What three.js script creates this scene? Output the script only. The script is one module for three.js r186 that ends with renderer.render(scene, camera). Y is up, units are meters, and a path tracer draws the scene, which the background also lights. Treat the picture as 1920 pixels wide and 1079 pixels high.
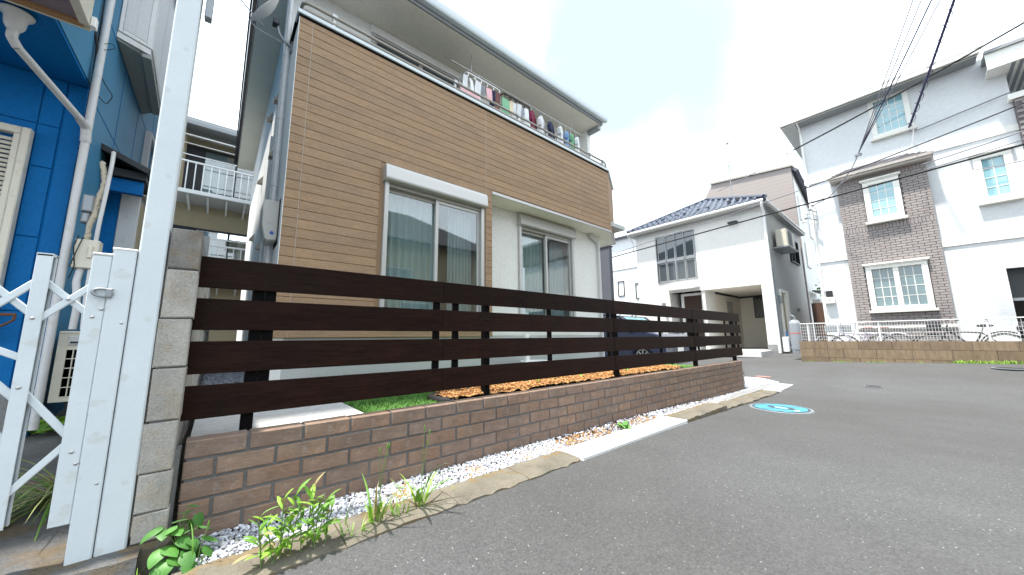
import * as THREE from 'three';
import { mergeGeometries } from 'three/addons/utils/BufferGeometryUtils.js';

// ---------------------------------------------------------------- camera, sky, sun, exposure
const scene = new THREE.Scene();
const D2R = Math.PI / 180;
const camera = new THREE.PerspectiveCamera(79.48, 1024 / 575, 0.05, 400);
camera.position.set(0, 0.95, 0);
camera.rotation.order = 'YXZ';
camera.rotation.set(8.3525 * D2R, -40.3353 * D2R, -0.606 * D2R);
scene.add(camera);
const renderer = new THREE.WebGLRenderer({ antialias: true });
renderer.toneMapping = THREE.LinearToneMapping;
renderer.toneMappingExposure = 3.1;
renderer.shadowMap.enabled = true;
const SUN = new THREE.Vector3(-0.32, 1, -0.06).normalize();
const sun = new THREE.DirectionalLight(new THREE.Color(1, 0.95, 0.87), 3.0);
sun.position.copy(SUN).multiplyScalar(60).add(new THREE.Vector3(8, 0, -3));
sun.target.position.set(8, 0, -3);
sun.castShadow = true;
sun.shadow.radius = 4.5;
sun.shadow.mapSize.set(4096, 4096);
Object.assign(sun.shadow.camera, { left: -30, right: 30, top: 30, bottom: -30, near: 1, far: 140 });
scene.add(sun, sun.target);

// ---------------------------------------------------------------- seeded noise
function rng(seed) { let s = seed >>> 0; return () => { s = (s + 0x6d2b79f5) | 0; let t = Math.imul(s ^ (s >>> 15), 1 | s); t = (t + Math.imul(t ^ (t >>> 7), 61 | t)) ^ t; return ((t ^ (t >>> 14)) >>> 0) / 4294967296; }; }
const LAT = (() => { const r = rng(77), a = new Float32Array(65536); for (let i = 0; i < 65536; i++) a[i] = r(); return a; })();
function vn(x, y, px, py, o) { // periodic value noise
  const xi = Math.floor(x), yi = Math.floor(y); let fx = x - xi, fy = y - yi; fx = fx * fx * (3 - 2 * fx); fy = fy * fy * (3 - 2 * fy);
  const x0 = ((xi % px) + px) % px, x1 = (x0 + 1) % px, y0 = ((yi % py) + py) % py, y1 = (y0 + 1) % py;
  const L = (a, b) => LAT[(a * 131 + b * 61 * 17 + o * 7919 + (a * b) * 13) & 65535];
  const a = L(x0, y0), b = L(x1, y0), c = L(x0, y1), d = L(x1, y1);
  return a + (b - a) * fx + (c - a) * fy + (a - b - c + d) * fx * fy;
}
function fbm(u, v, bx, by, oct, o = 0) { let s = 0, a = 0.5, t = 0; for (let i = 0; i < oct; i++) { const k = 1 << i; s += a * vn(u * bx * k, v * by * k, bx * k, by * k, o + i * 3); t += a; a *= 0.5; } return s / t; }
const clamp = (x, a = 0, b = 1) => Math.min(b, Math.max(a, x));
const sm = (a, b, x) => { const t = clamp((x - a) / (b - a)); return t * t * (3 - 2 * t); };
const mix = (a, b, t) => a + (b - a) * t;

// ---------------------------------------------------------------- the sky: thin bright cloud with clear patches
{
  const W = 1024, Hh = 512, data = new Float32Array(W * Hh * 4);
  const clear = [[0.63, 0.62, -0.45, 0.52, 1], [0.72, 0.63, -0.30, 0.36, 1], [0.74, 0.52, -0.43, 0.3, 0.9], [0.54, 0.62, -0.58, 0.34, 1], [0.838, 0.546, -0.05, 0.14, 0.3], [-0.5, 0.6, 0.6, 0.5, 0.8], [0.1, 0.9, 0.3, 0.5, 0.7], [-0.7, 0.5, -0.6, 0.4, 0.5]];
  const puff = [[0.477, 0.683, -0.553, 0.1], [0.80, 0.43, -0.43, 0.12]];
  for (let j = 0; j < Hh; j++) for (let i = 0; i < W; i++) {
    const u = (i + 0.5) / W, v = (j + 0.5) / Hh, th = (u - 0.5) * 2 * Math.PI, ph = (v - 0.5) * Math.PI;
    const d = [Math.cos(ph) * Math.cos(th), Math.sin(ph), Math.cos(ph) * Math.sin(th)];
    let c = 0;
    const n = fbm(u, v, 10, 7, 5, 3), n2 = fbm(u, v, 24, 14, 4, 9);
    for (const [x, y, z, r, s] of clear) { const q = Math.hypot(x, y, z), dist = Math.hypot(d[0] - x / q, d[1] - y / q, d[2] - z / q); c = Math.max(c, s * sm(r * 1.2, r * 0.35, dist + (n - 0.5) * 0.5) * 0.95); }
    for (const [x, y, z, r] of puff) { const q = Math.hypot(x, y, z), dist = Math.hypot(d[0] - x / q, d[1] - y / q, d[2] - z / q); c *= 1 - sm(r, r * 0.3, dist + (n2 - 0.5) * 0.11); }
    c *= 1 - 0.35 * sm(0.55, 0.75, n2);
    const w = 0.86 + 0.1 * (n - 0.5), k = (j * W + i) * 4, g = d[1] < 0 ? 0.45 : 1;
    data[k] = mix(w * 0.9, 0.247, c) * g; data[k + 1] = mix(w, 0.306, c) * g; data[k + 2] = mix(w * 1.1, 0.318, c) * g; data[k + 3] = 1;
  }
  const t = new THREE.DataTexture(data, W, Hh, THREE.RGBAFormat, THREE.FloatType);
  t.mapping = THREE.EquirectangularReflectionMapping; t.magFilter = t.minFilter = THREE.LinearFilter; t.wrapS = THREE.RepeatWrapping; t.needsUpdate = true;
  scene.background = t; scene.environment = t;
}

// ---------------------------------------------------------------- textures and materials
const toS = (c) => { c = clamp(c); return 255 * (c <= 0.0031308 ? 12.92 * c : 1.055 * Math.pow(c, 1 / 2.4) - 0.055); };
function ctex(n, metres, fn, ny = n, metresY = metres) {
  const d = new Uint8Array(n * ny * 4);
  for (let j = 0; j < ny; j++) for (let i = 0; i < n; i++) { const c = fn(i / n, j / ny, i, j), k = (j * n + i) * 4; d[k] = toS(c[0]); d[k + 1] = toS(c[1]); d[k + 2] = toS(c[2]); d[k + 3] = 255; }
  const t = new THREE.DataTexture(d, n, ny, THREE.RGBAFormat); t.colorSpace = THREE.SRGBColorSpace;
  t.wrapS = t.wrapT = THREE.RepeatWrapping; t.magFilter = THREE.LinearFilter; t.minFilter = THREE.LinearMipmapLinearFilter; t.generateMipmaps = true; t.repeat.set(1 / metres, 1 / metresY); t.needsUpdate = true; return t;
}
function gtex(n, metres, fn, ny = n, metresY = metres) {
  const d = new Uint8Array(n * ny * 4);
  for (let j = 0; j < ny; j++) for (let i = 0; i < n; i++) { const c = 255 * clamp(fn(i / n, j / ny, i, j)), k = (j * n + i) * 4; d[k] = d[k + 1] = d[k + 2] = c; d[k + 3] = 255; }
  const t = new THREE.DataTexture(d, n, ny, THREE.RGBAFormat);
  t.wrapS = t.wrapT = THREE.RepeatWrapping; t.magFilter = THREE.LinearFilter; t.minFilter = THREE.LinearMipmapLinearFilter; t.generateMipmaps = true; t.repeat.set(1 / metres, 1 / metresY); t.needsUpdate = true; return t;
}
const col = (r, g, b) => new THREE.Color().setRGB(r, g, b);
function M(c, rough = 0.8, o = {}) { return new THREE.MeshStandardMaterial({ color: Array.isArray(c) ? col(...c) : c, roughness: rough, ...o }); }
const speck = (n, count, seed, rmin, rmax) => { // map of small stones: 0 none, else brightness
  const a = new Float32Array(n * n), r = rng(seed);
  for (let q = 0; q < count; q++) { const x = r() * n, y = r() * n, R = rmin + (rmax - rmin) * r() * r(), e = 0.6 + 0.8 * r(), b = 0.35 + 0.65 * r(); for (let dy = -Math.ceil(R * 1.4); dy <= R * 1.4; dy++) for (let dx = -Math.ceil(R * 1.4); dx <= R * 1.4; dx++) if (dx * dx * e + dy * dy / e < R * R) a[(((y + dy) | 0) + n) % n * n + (((x + dx) | 0) + n) % n] = b; }
  return a;
};
// asphalt: dark binder, grey stones, a few pale ones
const SP = speck(1024, 26000, 5, 1.0, 2.6), SPW = speck(1024, 850, 6, 0.9, 2.4);
const asphaltMap = ctex(1024, 1.9, (u, v, i, j) => {
  const n = fbm(u, v, 6, 6, 3, 1), f = fbm(u, v, 256, 256, 2, 4), s = SP[j * 1024 + i], w = SPW[j * 1024 + i];
  let b = 0.058 + 0.012 * (n - 0.5) + 0.045 * (f - 0.5); if (s) b = mix(b, 0.05 + 0.07 * s, 0.4); if (w) b = mix(b, 0.10 + 0.26 * w, 0.75);
  b *= 1.17; return [b * 0.985, b, b * 1.01];
});
const asphaltBump = gtex(1024, 1.9, (u, v, i, j) => 0.35 + 0.25 * (fbm(u, v, 120, 120, 2, 4) - 0.5) + 0.3 * SP[j * 1024 + i] + 0.2 * SPW[j * 1024 + i]);
const mAsphalt = new THREE.MeshStandardMaterial({ map: asphaltMap, bumpMap: asphaltBump, bumpScale: 0.002, roughness: 0.9, vertexColors: true });
function concreteTex(base, tint, amp, seed, pores, metres = 1, tone = [1, 1, 1]) {
  const p = speck(512, pores, seed, 0.8, 2.6);
  return ctex(512, metres, (u, v, i, j) => { const n = fbm(u, v, 4, 4, 5, seed), f = fbm(u, v, 64, 64, 2, seed + 1); let b = base * (1 + amp * (n - 0.5) * 2 + 0.28 * (f - 0.5)); const s = p[j * 512 + i]; if (s) b *= 0.5 + 0.35 * s; const w = sm(0.5, 0.72, fbm(u, v, 7, 7, 3, seed + 5)); return [b * tone[0] * mix(1, tint[0], w), b * tone[1] * mix(1, tint[1], w), b * tone[2] * mix(1, tint[2], w)]; });
}
const porB = (seed, pores, metres) => { const p = speck(512, pores, seed, 0.8, 2.8); return gtex(512, metres, (u, v, i, j) => 0.7 + 0.3 * (fbm(u, v, 40, 40, 3, seed) - 0.5) - (p[j * 512 + i] ? 0.55 * p[j * 512 + i] : 0)); };
const mCurb = new THREE.MeshStandardMaterial({ map: concreteTex(0.15, [1.05, 0.88, 0.62], 0.5, 11, 2200, 0.7, [0.9, 0.8, 0.62]), bumpMap: porB(12, 1600, 0.5), bumpScale: 0.004, roughness: 0.92 });
const mYard = new THREE.MeshStandardMaterial({ map: concreteTex(0.10, [1.05, 0.82, 0.55], 0.5, 13, 1500, 0.9), bumpMap: porB(14, 2600, 0.45), bumpScale: 0.006, roughness: 0.95 });
const mNewConcrete = new THREE.MeshStandardMaterial({ map: concreteTex(0.66, [0.97, 0.95, 0.9], 0.06, 15, 200, 1.2), roughness: 0.85 });
const mPatio = new THREE.MeshStandardMaterial({ map: concreteTex(0.56, [0.98, 0.97, 0.95], 0.05, 16, 150, 1.4), roughness: 0.8 });
const mBlock = [0, 1, 2].map((k) => new THREE.MeshStandardMaterial({ map: concreteTex(0.37 - 0.025 * k, [1.0, 0.95, 0.88], 0.2, 21 + k, 1900, 0.34, [1.05, 0.99, 0.9]), bumpMap: porB(25 + k, 2300, 0.24), bumpScale: 0.006, roughness: 0.95 }));
const mBlockDark = new THREE.MeshStandardMaterial({ map: concreteTex(0.17, [1.0, 0.9, 0.78], 0.45, 31, 1900, 0.34, [1.05, 0.99, 0.9]), bumpMap: porB(32, 2300, 0.24), bumpScale: 0.006, roughness: 0.95 });
const mRender = new THREE.MeshStandardMaterial({ map: concreteTex(0.22, [0.95, 1, 1.05], 0.25, 33, 700, 0.6), bumpMap: porB(34, 900, 0.4), bumpScale: 0.003, roughness: 0.92 });
const mMortar = new THREE.MeshStandardMaterial({ map: concreteTex(0.14, [0.98, 1, 1.04], 0.25, 35, 500, 0.5), roughness: 0.95 });
const brickMap = ctex(512, 0.5, (u, v, i, j) => { const n = fbm(u, v, 5, 9, 4, 40), f = fbm(u, v, 24, 130, 2, 43), r = sm(0.5, 0.7, fbm(u, v, 9, 5, 3, 46)), w = sm(0.68, 0.8, fbm(u, v, 30, 30, 3, 49)); let b = 0.92 + 0.5 * (n - 0.5) + 0.3 * (f - 0.5); let c = [0.232 * b, 0.162 * b, 0.124 * b]; c = [mix(c[0], 0.27 * b, r * 0.5), mix(c[1], 0.165 * b, r * 0.5), mix(c[2], 0.11 * b, r * 0.5)]; return c.map((x) => mix(x, 0.36, w * 0.2)); });
const brickBump = gtex(512, 0.3, (u, v) => 0.6 + 0.5 * (fbm(u, v, 50, 50, 3, 52) - 0.5) + 0.35 * (fbm(u, v, 12, 60, 2, 55) - 0.5));
const mBrick = [[1, 1, 1], [0.92, 0.91, 0.92], [1.08, 1.05, 1.0], [0.96, 0.98, 1.02], [1.02, 0.96, 0.92]].map((c) => new THREE.MeshStandardMaterial({ color: col(...c), map: brickMap, bumpMap: brickBump, bumpScale: 0.003, roughness: 0.9 }));
// brown siding: fine horizontal scratches
const sidingMap = ctex(512, 1.1, (u, v) => { const f = fbm(u, v, 10, 220, 2, 60), g = fbm(u, v, 44, 150, 2, 62), n = fbm(u, v, 3, 7, 3, 65); const b = 1 + 0.34 * (f - 0.5) + 0.34 * (g - 0.5) + 0.16 * (n - 0.5), r = 0.06 * (fbm(u, v, 3, 5, 3, 67) - 0.5); return [(0.302 + r) * b, (0.196 + r * 0.35) * b, 0.115 * b]; });
const sidingBump = gtex(512, 1.1, (u, v) => 0.5 + 0.6 * (fbm(u, v, 10, 220, 2, 60) - 0.5) + 0.6 * (fbm(u, v, 44, 150, 2, 62) - 0.5));
const mSiding = [1, 0.95, 1.05].map((k) => new THREE.MeshStandardMaterial({ color: col(k, k, k), map: sidingMap, bumpMap: sidingBump, bumpScale: 0.0025, roughness: 0.75 }));
const mSidingBack = M([0.302, 0.196, 0.115], 0.9), mCaulk = M([0.42, 0.36, 0.3], 0.7);
// dark wood-effect fence boards
const slatMap = ctex(512, 0.9, (u, v) => { const f = fbm(u, v, 6, 110, 3, 70), g = fbm(u, v, 30, 90, 2, 73), n = fbm(u, v, 5, 3, 3, 75); const b = 1 + 0.9 * (f - 0.5) + 0.5 * (g - 0.5); return [(0.0145 + 0.006 * (n - 0.5)) * b, 0.0066 * b, 0.0048 * b]; });
const mSlatBump = gtex(256, 0.9, (u, v) => 0.5 + 0.7 * (fbm(u, v, 6, 110, 3, 70) - 0.5)); const mSlat = [1, 0.85, 1.2, 1.05].map((k) => new THREE.MeshPhysicalMaterial({ color: col(k, k, k), map: slatMap, roughness: 0.5, specularIntensity: 0.16, bumpMap: mSlatBump, bumpScale: 0.0012 }));
const mBlack = new THREE.MeshPhysicalMaterial({ color: col(0.005, 0.0045, 0.005), roughness: 0.6, specularIntensity: 0.08 }), mBlackRubber = M([0.015, 0.015, 0.016], 0.85);
// plasters and wall panels
const plaster = (base, seed, rep, bump, o = {}) => new THREE.MeshStandardMaterial({ map: ctex(256, rep, (u, v) => { const n = fbm(u, v, 3, 3, 4, seed), f = fbm(u, v, 40, 40, 2, seed + 2), k = 1 + 0.09 * (n - 0.5) + 0.12 * (f - 0.5); return base.map((x) => x * k); }), bumpMap: gtex(256, rep * 0.5, (u, v) => fbm(u, v, 26, 26, 3, seed + 4)), bumpScale: bump, roughness: 0.85, ...o });
const mWhitePlaster = plaster([0.68, 0.70, 0.71], 80, 1.6, 0.002);
const mCreamPlaster = plaster([0.72, 0.705, 0.675], 83, 1.6, 0.002);
const mSidePlaster = plaster([0.79, 0.785, 0.76], 86, 1.2, 0.003);
const mSoffit = plaster([0.80, 0.77, 0.66], 88, 1.1, 0.001);
const mBeige = plaster([0.44, 0.37, 0.24], 90, 1.5, 0.002);
const mFoundation = plaster([0.46, 0.47, 0.46], 92, 0.9, 0.002);
const mCarport = plaster([0.74, 0.69, 0.59], 89, 1.1, 0.004);
const mGreyPlaster = plaster([0.085, 0.088, 0.105], 94, 1.5, 0.002);
const mTaupe = new THREE.MeshStandardMaterial({ map: ctex(256, 1.2, (u, v) => { const l = (v * 6) % 1, g = l < 0.07 ? 0.72 : 1, k = g * (1 + 0.12 * (fbm(u, v, 8, 40, 3, 96) - 0.5)); return [0.31 * k, 0.272 * k, 0.255 * k]; }), roughness: 0.85 });
const mStoneSiding = new THREE.MeshStandardMaterial({ map: ctex(256, 1.0, (u, v) => { const k = 1 + 0.25 * (fbm(u, v, 20, 50, 3, 98) - 0.5); return [0.47 * k, 0.465 * k, 0.455 * k]; }), bumpMap: gtex(256, 1.0, (u, v) => fbm(u, v, 14, 40, 3, 98)), bumpScale: 0.006, roughness: 0.9 });
const mBlue = new THREE.MeshPhysicalMaterial({ specularIntensity: 0.3, map: ctex(256, 0.8, (u, v) => { const n = fbm(u, v, 3, 3, 4, 100), f = fbm(u, v, 60, 60, 2, 103), k = 1 + 0.16 * (n - 0.5) + 0.22 * (f - 0.5); return [0.002 * k, 0.128 * k, 0.37 * k]; }), bumpMap: gtex(256, 0.4, (u, v) => fbm(u, v, 34, 34, 3, 105)), bumpScale: 0.002, roughness: 0.62 });
const mBluePale = new THREE.MeshStandardMaterial({ map: ctex(256, 0.9, (u, v) => { const k = 1 + 0.2 * (fbm(u, v, 3, 4, 4, 106) - 0.5) + 0.15 * (fbm(u, v, 60, 60, 2, 108) - 0.5); return [0.05 * k, 0.20 * k, 0.34 * k]; }), roughness: 0.6 });
// metals, plastics
const wear = (base, seed) => new THREE.MeshStandardMaterial({ map: ctex(256, 0.7, (u, v) => { const k = 1 + 0.10 * (fbm(u, v, 5, 5, 4, seed) - 0.5) + 0.05 * (fbm(u, v, 70, 70, 2, seed + 1) - 0.5), d = sm(0.66, 0.78, fbm(u, v, 14, 14, 4, seed + 3)) * 0.14; return [base[0] * k * (1 - d * 0.6), base[1] * k * (1 - d * 0.75), base[2] * k * (1 - d)]; }), roughness: 0.45 });
const mWhiteAlu = wear([0.60, 0.65, 0.68], 110), mWhitePaint = M([0.78, 0.78, 0.77], 0.5), mPvc = wear([0.56, 0.56, 0.56], 113), mCream = wear([0.6, 0.565, 0.47], 116);
const mAlu = M([0.40, 0.385, 0.36], 0.38, { metalness: 0.35 }), mAluLight = M([0.47, 0.46, 0.445], 0.35, { metalness: 0.25 }), mAluBrown = M([0.30, 0.27, 0.23], 0.4, { metalness: 0.4 }), mSteel = M([0.5, 0.5, 0.5], 0.3, { metalness: 0.9 }), mDarkMetal = M([0.03, 0.032, 0.036], 0.5, { metalness: 0.3 }), mGreyMetal = M([0.26, 0.28, 0.3], 0.45, { metalness: 0.4 });
const mFascia = M([0.60, 0.66, 0.69], 0.45), mGutterGrey = M([0.26, 0.275, 0.285], 0.5), mTrim = M([0.80, 0.79, 0.74], 0.6), mSill = M([0.74, 0.73, 0.66], 0.6);
const mGlass = new THREE.MeshPhysicalMaterial({ color: col(0.93, 0.97, 0.97), roughness: 0.02, transmission: 1, thickness: 0, ior: 1.85, metalness: 0, specularIntensity: 1 });
const mGlassDark = new THREE.MeshPhysicalMaterial({ color: col(0.05, 0.065, 0.075), roughness: 0.03, ior: 1.6, clearcoat: 1, clearcoatRoughness: 0.02 });
const mGlassBlue = new THREE.MeshPhysicalMaterial({ color: col(0.25, 0.46, 0.52), roughness: 0.04, ior: 1.6, clearcoat: 1, clearcoatRoughness: 0.02 });
const mGlassGrey = new THREE.MeshPhysicalMaterial({ color: col(0.07, 0.083, 0.092), roughness: 0.04, ior: 1.6, clearcoat: 1, clearcoatRoughness: 0.02 });
const mGlassTeal = new THREE.MeshPhysicalMaterial({ color: col(0.10, 0.165, 0.17), roughness: 0.04, ior: 1.6, clearcoat: 1, clearcoatRoughness: 0.02 });
const mFrost = new THREE.MeshPhysicalMaterial({ map: ctex(128, 0.2, (u, v) => { const k = 0.92 + 0.3 * fbm(u, v, 30, 30, 2, 120); return [0.42 * k, 0.43 * k, 0.43 * k]; }), roughness: 0.35, ior: 1.5 });
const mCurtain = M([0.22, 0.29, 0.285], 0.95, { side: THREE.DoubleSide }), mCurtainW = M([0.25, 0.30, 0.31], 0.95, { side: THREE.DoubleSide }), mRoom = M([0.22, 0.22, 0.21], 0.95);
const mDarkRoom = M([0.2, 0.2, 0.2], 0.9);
const mTileBlue = [[0.024, 0.033, 0.064], [0.034, 0.046, 0.085], [0.02, 0.026, 0.05]].map((c) => new THREE.MeshPhysicalMaterial({ color: col(...c), roughness: 0.35, clearcoat: 0.5, clearcoatRoughness: 0.3 }));
const mSlate = [[0.10, 0.095, 0.105], [0.085, 0.08, 0.09]].map((c) => M(c, 0.75)), mRoofDark = M([0.05, 0.05, 0.055], 0.8);
const mThinBrick = [[0.30, 0.272, 0.265], [0.285, 0.258, 0.254], [0.315, 0.286, 0.278], [0.30, 0.262, 0.254]].map((c, k) => new THREE.MeshStandardMaterial({ color: col(...c), roughness: 0.9 }));
const mThinMortar = M([0.13, 0.115, 0.12], 0.95);
const mLowBlock = [0, 1, 2].map((k) => new THREE.MeshStandardMaterial({ map: ctex(256, 0.5, (u, v) => { const n = fbm(u, v, 4, 4, 4, 130 + k), s = fbm(u, v, 26, 3, 3, 135 + k), b = (0.9 + 0.12 * (k - 1)) * (1 + 0.35 * (n - 0.5) + 0.55 * (s - 0.5)); return [0.20 * b, 0.145 * b, 0.095 * b]; }), roughness: 0.92 }));
const mSoil = [[0.44, 0.24, 0.10], [0.38, 0.20, 0.075], [0.52, 0.30, 0.13]].map((c) => M(c, 0.95));
const mGravel = M([0.52, 0.53, 0.56], 0.9);
const leafTex = (c, seed) => ctex(128, 1, (u, v) => { const mid = Math.abs(u - 0.5), vein = sm(0.03, 0.008, mid) * 0.35 + 0.14 * sm(0.62, 0.9, Math.sin((v * 9 + mid * 5) * 6.283) * 0.5 + 0.5); const k = 0.85 + 0.35 * fbm(u, v, 6, 6, 3, seed) + vein * 0.5; return [c[0] * k, c[1] * k, c[2] * k]; });
const mLeaf = (c, seed) => new THREE.MeshPhysicalMaterial({ map: leafTex(c, seed), roughness: 0.55, transmission: 0.3, thickness: 0, side: THREE.DoubleSide });
const mLeafBroad = mLeaf([0.05, 0.18, 0.02], 140), mLeafBroad2 = mLeaf([0.075, 0.24, 0.028], 141), mLeafLime = mLeaf([0.22, 0.42, 0.028], 142), mLeafMid = mLeaf([0.12, 0.28, 0.025], 143), mLeafDry = mLeaf([0.32, 0.27, 0.12], 144), mStem = M([0.12, 0.2, 0.05], 0.8), mGrassYel = mLeaf([0.22, 0.26, 0.07], 145);

// ---------------------------------------------------------------- geometry helpers
function wuv(g, ox = 0, oy = 0) { // uv in metres by dominant normal
  if (g.index) g = g.toNonIndexed();
  const p = g.attributes.position, n = g.attributes.normal, uv = new Float32Array(p.count * 2);
  for (let i = 0; i < p.count; i++) {
    const ax = Math.abs(n.getX(i)), ay = Math.abs(n.getY(i)), az = Math.abs(n.getZ(i)); let a, b;
    if (ay > ax && ay > az) { a = p.getX(i); b = p.getZ(i); } else if (ax > az) { a = p.getZ(i); b = p.getY(i); } else { a = p.getX(i); b = p.getY(i); }
    uv[i * 2] = a + ox; uv[i * 2 + 1] = b + oy;
  }
  g.setAttribute('uv', new THREE.BufferAttribute(uv, 2));
  for (const k of Object.keys(g.attributes)) if (!['position', 'normal', 'uv', 'color'].includes(k)) g.deleteAttribute(k);
  return g;
}
function box(x0, x1, y0, y1, z0, z1, ox, oy) { const g = new THREE.BoxGeometry(x1 - x0, y1 - y0, z1 - z0); g.translate((x0 + x1) / 2, (y0 + y1) / 2, (z0 + z1) / 2); return wuv(g, ox, oy); }
function cbox(x0, x1, y0, y1, z0, z1, c = 0.004, ox, oy) { // chamfered box
  const w = x1 - x0, h = y1 - y0, d = z1 - z0; c = Math.min(c, w * 0.3, h * 0.3, d * 0.3);
  const s = new THREE.Shape([[-w / 2 + c, -h / 2 + c], [w / 2 - c, -h / 2 + c], [w / 2 - c, h / 2 - c], [-w / 2 + c, h / 2 - c]].map((q) => new THREE.Vector2(...q)));
  const g = new THREE.ExtrudeGeometry(s, { depth: d - 2 * c, bevelEnabled: true, bevelThickness: c, bevelSize: c, bevelSegments: 1 });
  g.translate((x0 + x1) / 2, (y0 + y1) / 2, z0 + c); return wuv(g, ox, oy);
}
function tube(pts, r, seg = 6, n = 0) { const v = pts.map((p) => new THREE.Vector3(...p)); const c = v.length === 2 ? new THREE.LineCurve3(v[0], v[1]) : new THREE.CatmullRomCurve3(v, false, 'catmullrom', 0.3); return wuv(new THREE.TubeGeometry(c, n || (v.length === 2 ? 1 : v.length * 5), r, seg, false)); }
function cyl(x, y0, y1, z, r0, r1 = r0, seg = 16) { const g = new THREE.CylinderGeometry(r1, r0, y1 - y0, seg); g.translate(x, (y0 + y1) / 2, z); return wuv(g); }
function lathe(pts, x, y, z, seg = 20) { const g = new THREE.LatheGeometry(pts.map((p) => new THREE.Vector2(...p)), seg); g.translate(x, y, z); return wuv(g); }
function ball(x, y, z, r, sx = 1, sy = 1, sz = 1, s = 10) { const g = new THREE.SphereGeometry(r, s, Math.max(6, s * 0.7 | 0)); g.scale(sx, sy, sz); g.translate(x, y, z); return wuv(g); }
function prism(pts, z0, z1, bevel = 0) { // polygon in x,y drawn out along z
  const g = new THREE.ExtrudeGeometry(new THREE.Shape(pts.map((p) => new THREE.Vector2(...p))), { depth: z1 - z0 - 2 * bevel, bevelEnabled: bevel > 0, bevelSize: bevel, bevelThickness: bevel, bevelSegments: 1, bevelOffset: -bevel });
  g.translate(0, 0, z0 + bevel); return wuv(g);
}
function plan(pts, y0, y1) { // polygon in x,z drawn up along y
  const g = new THREE.ExtrudeGeometry(new THREE.Shape(pts.map((p) => new THREE.Vector2(p[0], -p[1]))), { depth: y1 - y0, bevelEnabled: false });
  g.rotateX(-Math.PI / 2); g.translate(0, y0, 0); return wuv(g);
}
function wallZ(x0, x1, y0, y1, zBack, zFront, holes = []) { // wall in a z plane with openings
  const s = new THREE.Shape([[x0, y0], [x1, y0], [x1, y1], [x0, y1]].map((q) => new THREE.Vector2(...q)));
  for (const [a, b, c, d] of holes) s.holes.push(new THREE.Path([[a, c], [a, d], [b, d], [b, c]].map((q) => new THREE.Vector2(...q))));
  const g = new THREE.ExtrudeGeometry(s, { depth: zFront - zBack, bevelEnabled: false }); g.translate(0, 0, zBack); return wuv(g);
}
function wallX(pts, xFront, t, holes = []) { // wall facing -x: outline and openings in z,y
  const s = new THREE.Shape(pts.map((q) => new THREE.Vector2(...q)));
  for (const [a, b, c, d] of holes) s.holes.push(new THREE.Path([[a, c], [a, d], [b, d], [b, c]].map((q) => new THREE.Vector2(...q))));
  const g = new THREE.ExtrudeGeometry(s, { depth: t, bevelEnabled: false }), p = g.attributes.position;
  for (let i = 0; i < p.count; i++) { const u = p.getX(i), v = p.getY(i), w = p.getZ(i); p.setXYZ(i, xFront + t - w, v, u); }
  g.computeVertexNormals(); return wuv(g);
}
const quad = (a, b, c, d) => { const g = new THREE.BufferGeometry(); g.setAttribute('position', new THREE.Float32BufferAttribute([...a, ...b, ...c, ...a, ...c, ...d], 3)); g.computeVertexNormals(); return wuv(g); };
function slabQuad(a, b, c, d, t) { // thick sheet below the quad a b c d
  const A = [a, b, c, d].map((p) => new THREE.Vector3(...p)), n = A[1].clone().sub(A[0]).cross(A[2].clone().sub(A[0])).normalize(), B = A.map((p) => p.clone().addScaledVector(n, -t)), f = [];
  const put = (p, q, r, s) => f.push(p, q, r, p, r, s);
  put(...A); put(B[3], B[2], B[1], B[0]); for (let i = 0; i < 4; i++) { const j = (i + 1) % 4; put(A[i], B[i], B[j], A[j]); }
  const g = new THREE.BufferGeometry(); g.setAttribute('position', new THREE.Float32BufferAttribute(f.flatMap((v) => [v.x, v.y, v.z]), 3)); g.computeVertexNormals(); return wuv(g);
}
const join = (...a) => { const l = a.flat(Infinity).map((g) => (g.index ? g.toNonIndexed() : g)); for (const g of l) if (!g.attributes.uv) wuv(g); return l.length === 1 ? l[0] : mergeGeometries(l); };

// ---------------------------------------------------------------- object helpers
const used = {};
function numbered(n) { const k = used[n] = (used[n] ?? -1) + 1; return k ? n + '_' + String(k).padStart(3, '0') : n; }
function thing(name, label, category, pos = [0, 0, 0], group) {
  const o = new THREE.Group(); o.name = numbered(name); o.position.set(...pos); o.userData = { label, category }; if (group) o.userData.group = group; scene.add(o); return o;
}
const wpos = (o) => { const v = new THREE.Vector3(); for (let p = o; p && p !== scene; p = p.parent) v.add(p.position); return v; };
function shade(m) { m.castShadow = m.receiveShadow = true; return m; }
function part(name, geo, mat, parent, label) { // geometry given in world coordinates
  const g = Array.isArray(geo) ? join(geo) : geo, w = wpos(parent); g.translate(-w.x, -w.y, -w.z);
  const m = shade(new THREE.Mesh(g, mat)); m.name = name; if (label) m.userData.label = label; parent.add(m); return m;
}
function local(name, geo, mat, parent, label) { const m = shade(new THREE.Mesh(Array.isArray(geo) ? join(geo) : geo, mat)); m.name = name; if (label) m.userData.label = label; parent.add(m); return m; }
function at(name, geo, mat, parent, x, y, z, ry = 0) { const w = wpos(parent), m = shade(new THREE.Mesh(geo, mat)); m.name = name; m.position.set(x - w.x, y - w.y, z - w.z); m.rotation.y = ry; parent.add(m); return m; }
function struct(name, geo, mat) { const m = shade(new THREE.Mesh(Array.isArray(geo) ? join(geo) : geo, mat)); m.name = name; m.userData.kind = 'structure'; m.userData.label = STRUCT_LABEL[name] || undefined; scene.add(m); return m; }
const STRUCT_LABEL = { road: 'grey asphalt road with pale specks between the houses', yard: 'sloping stained concrete yard behind the white folding gate', patio: 'bright white concrete slab behind the left end of the dark fence' };
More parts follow.
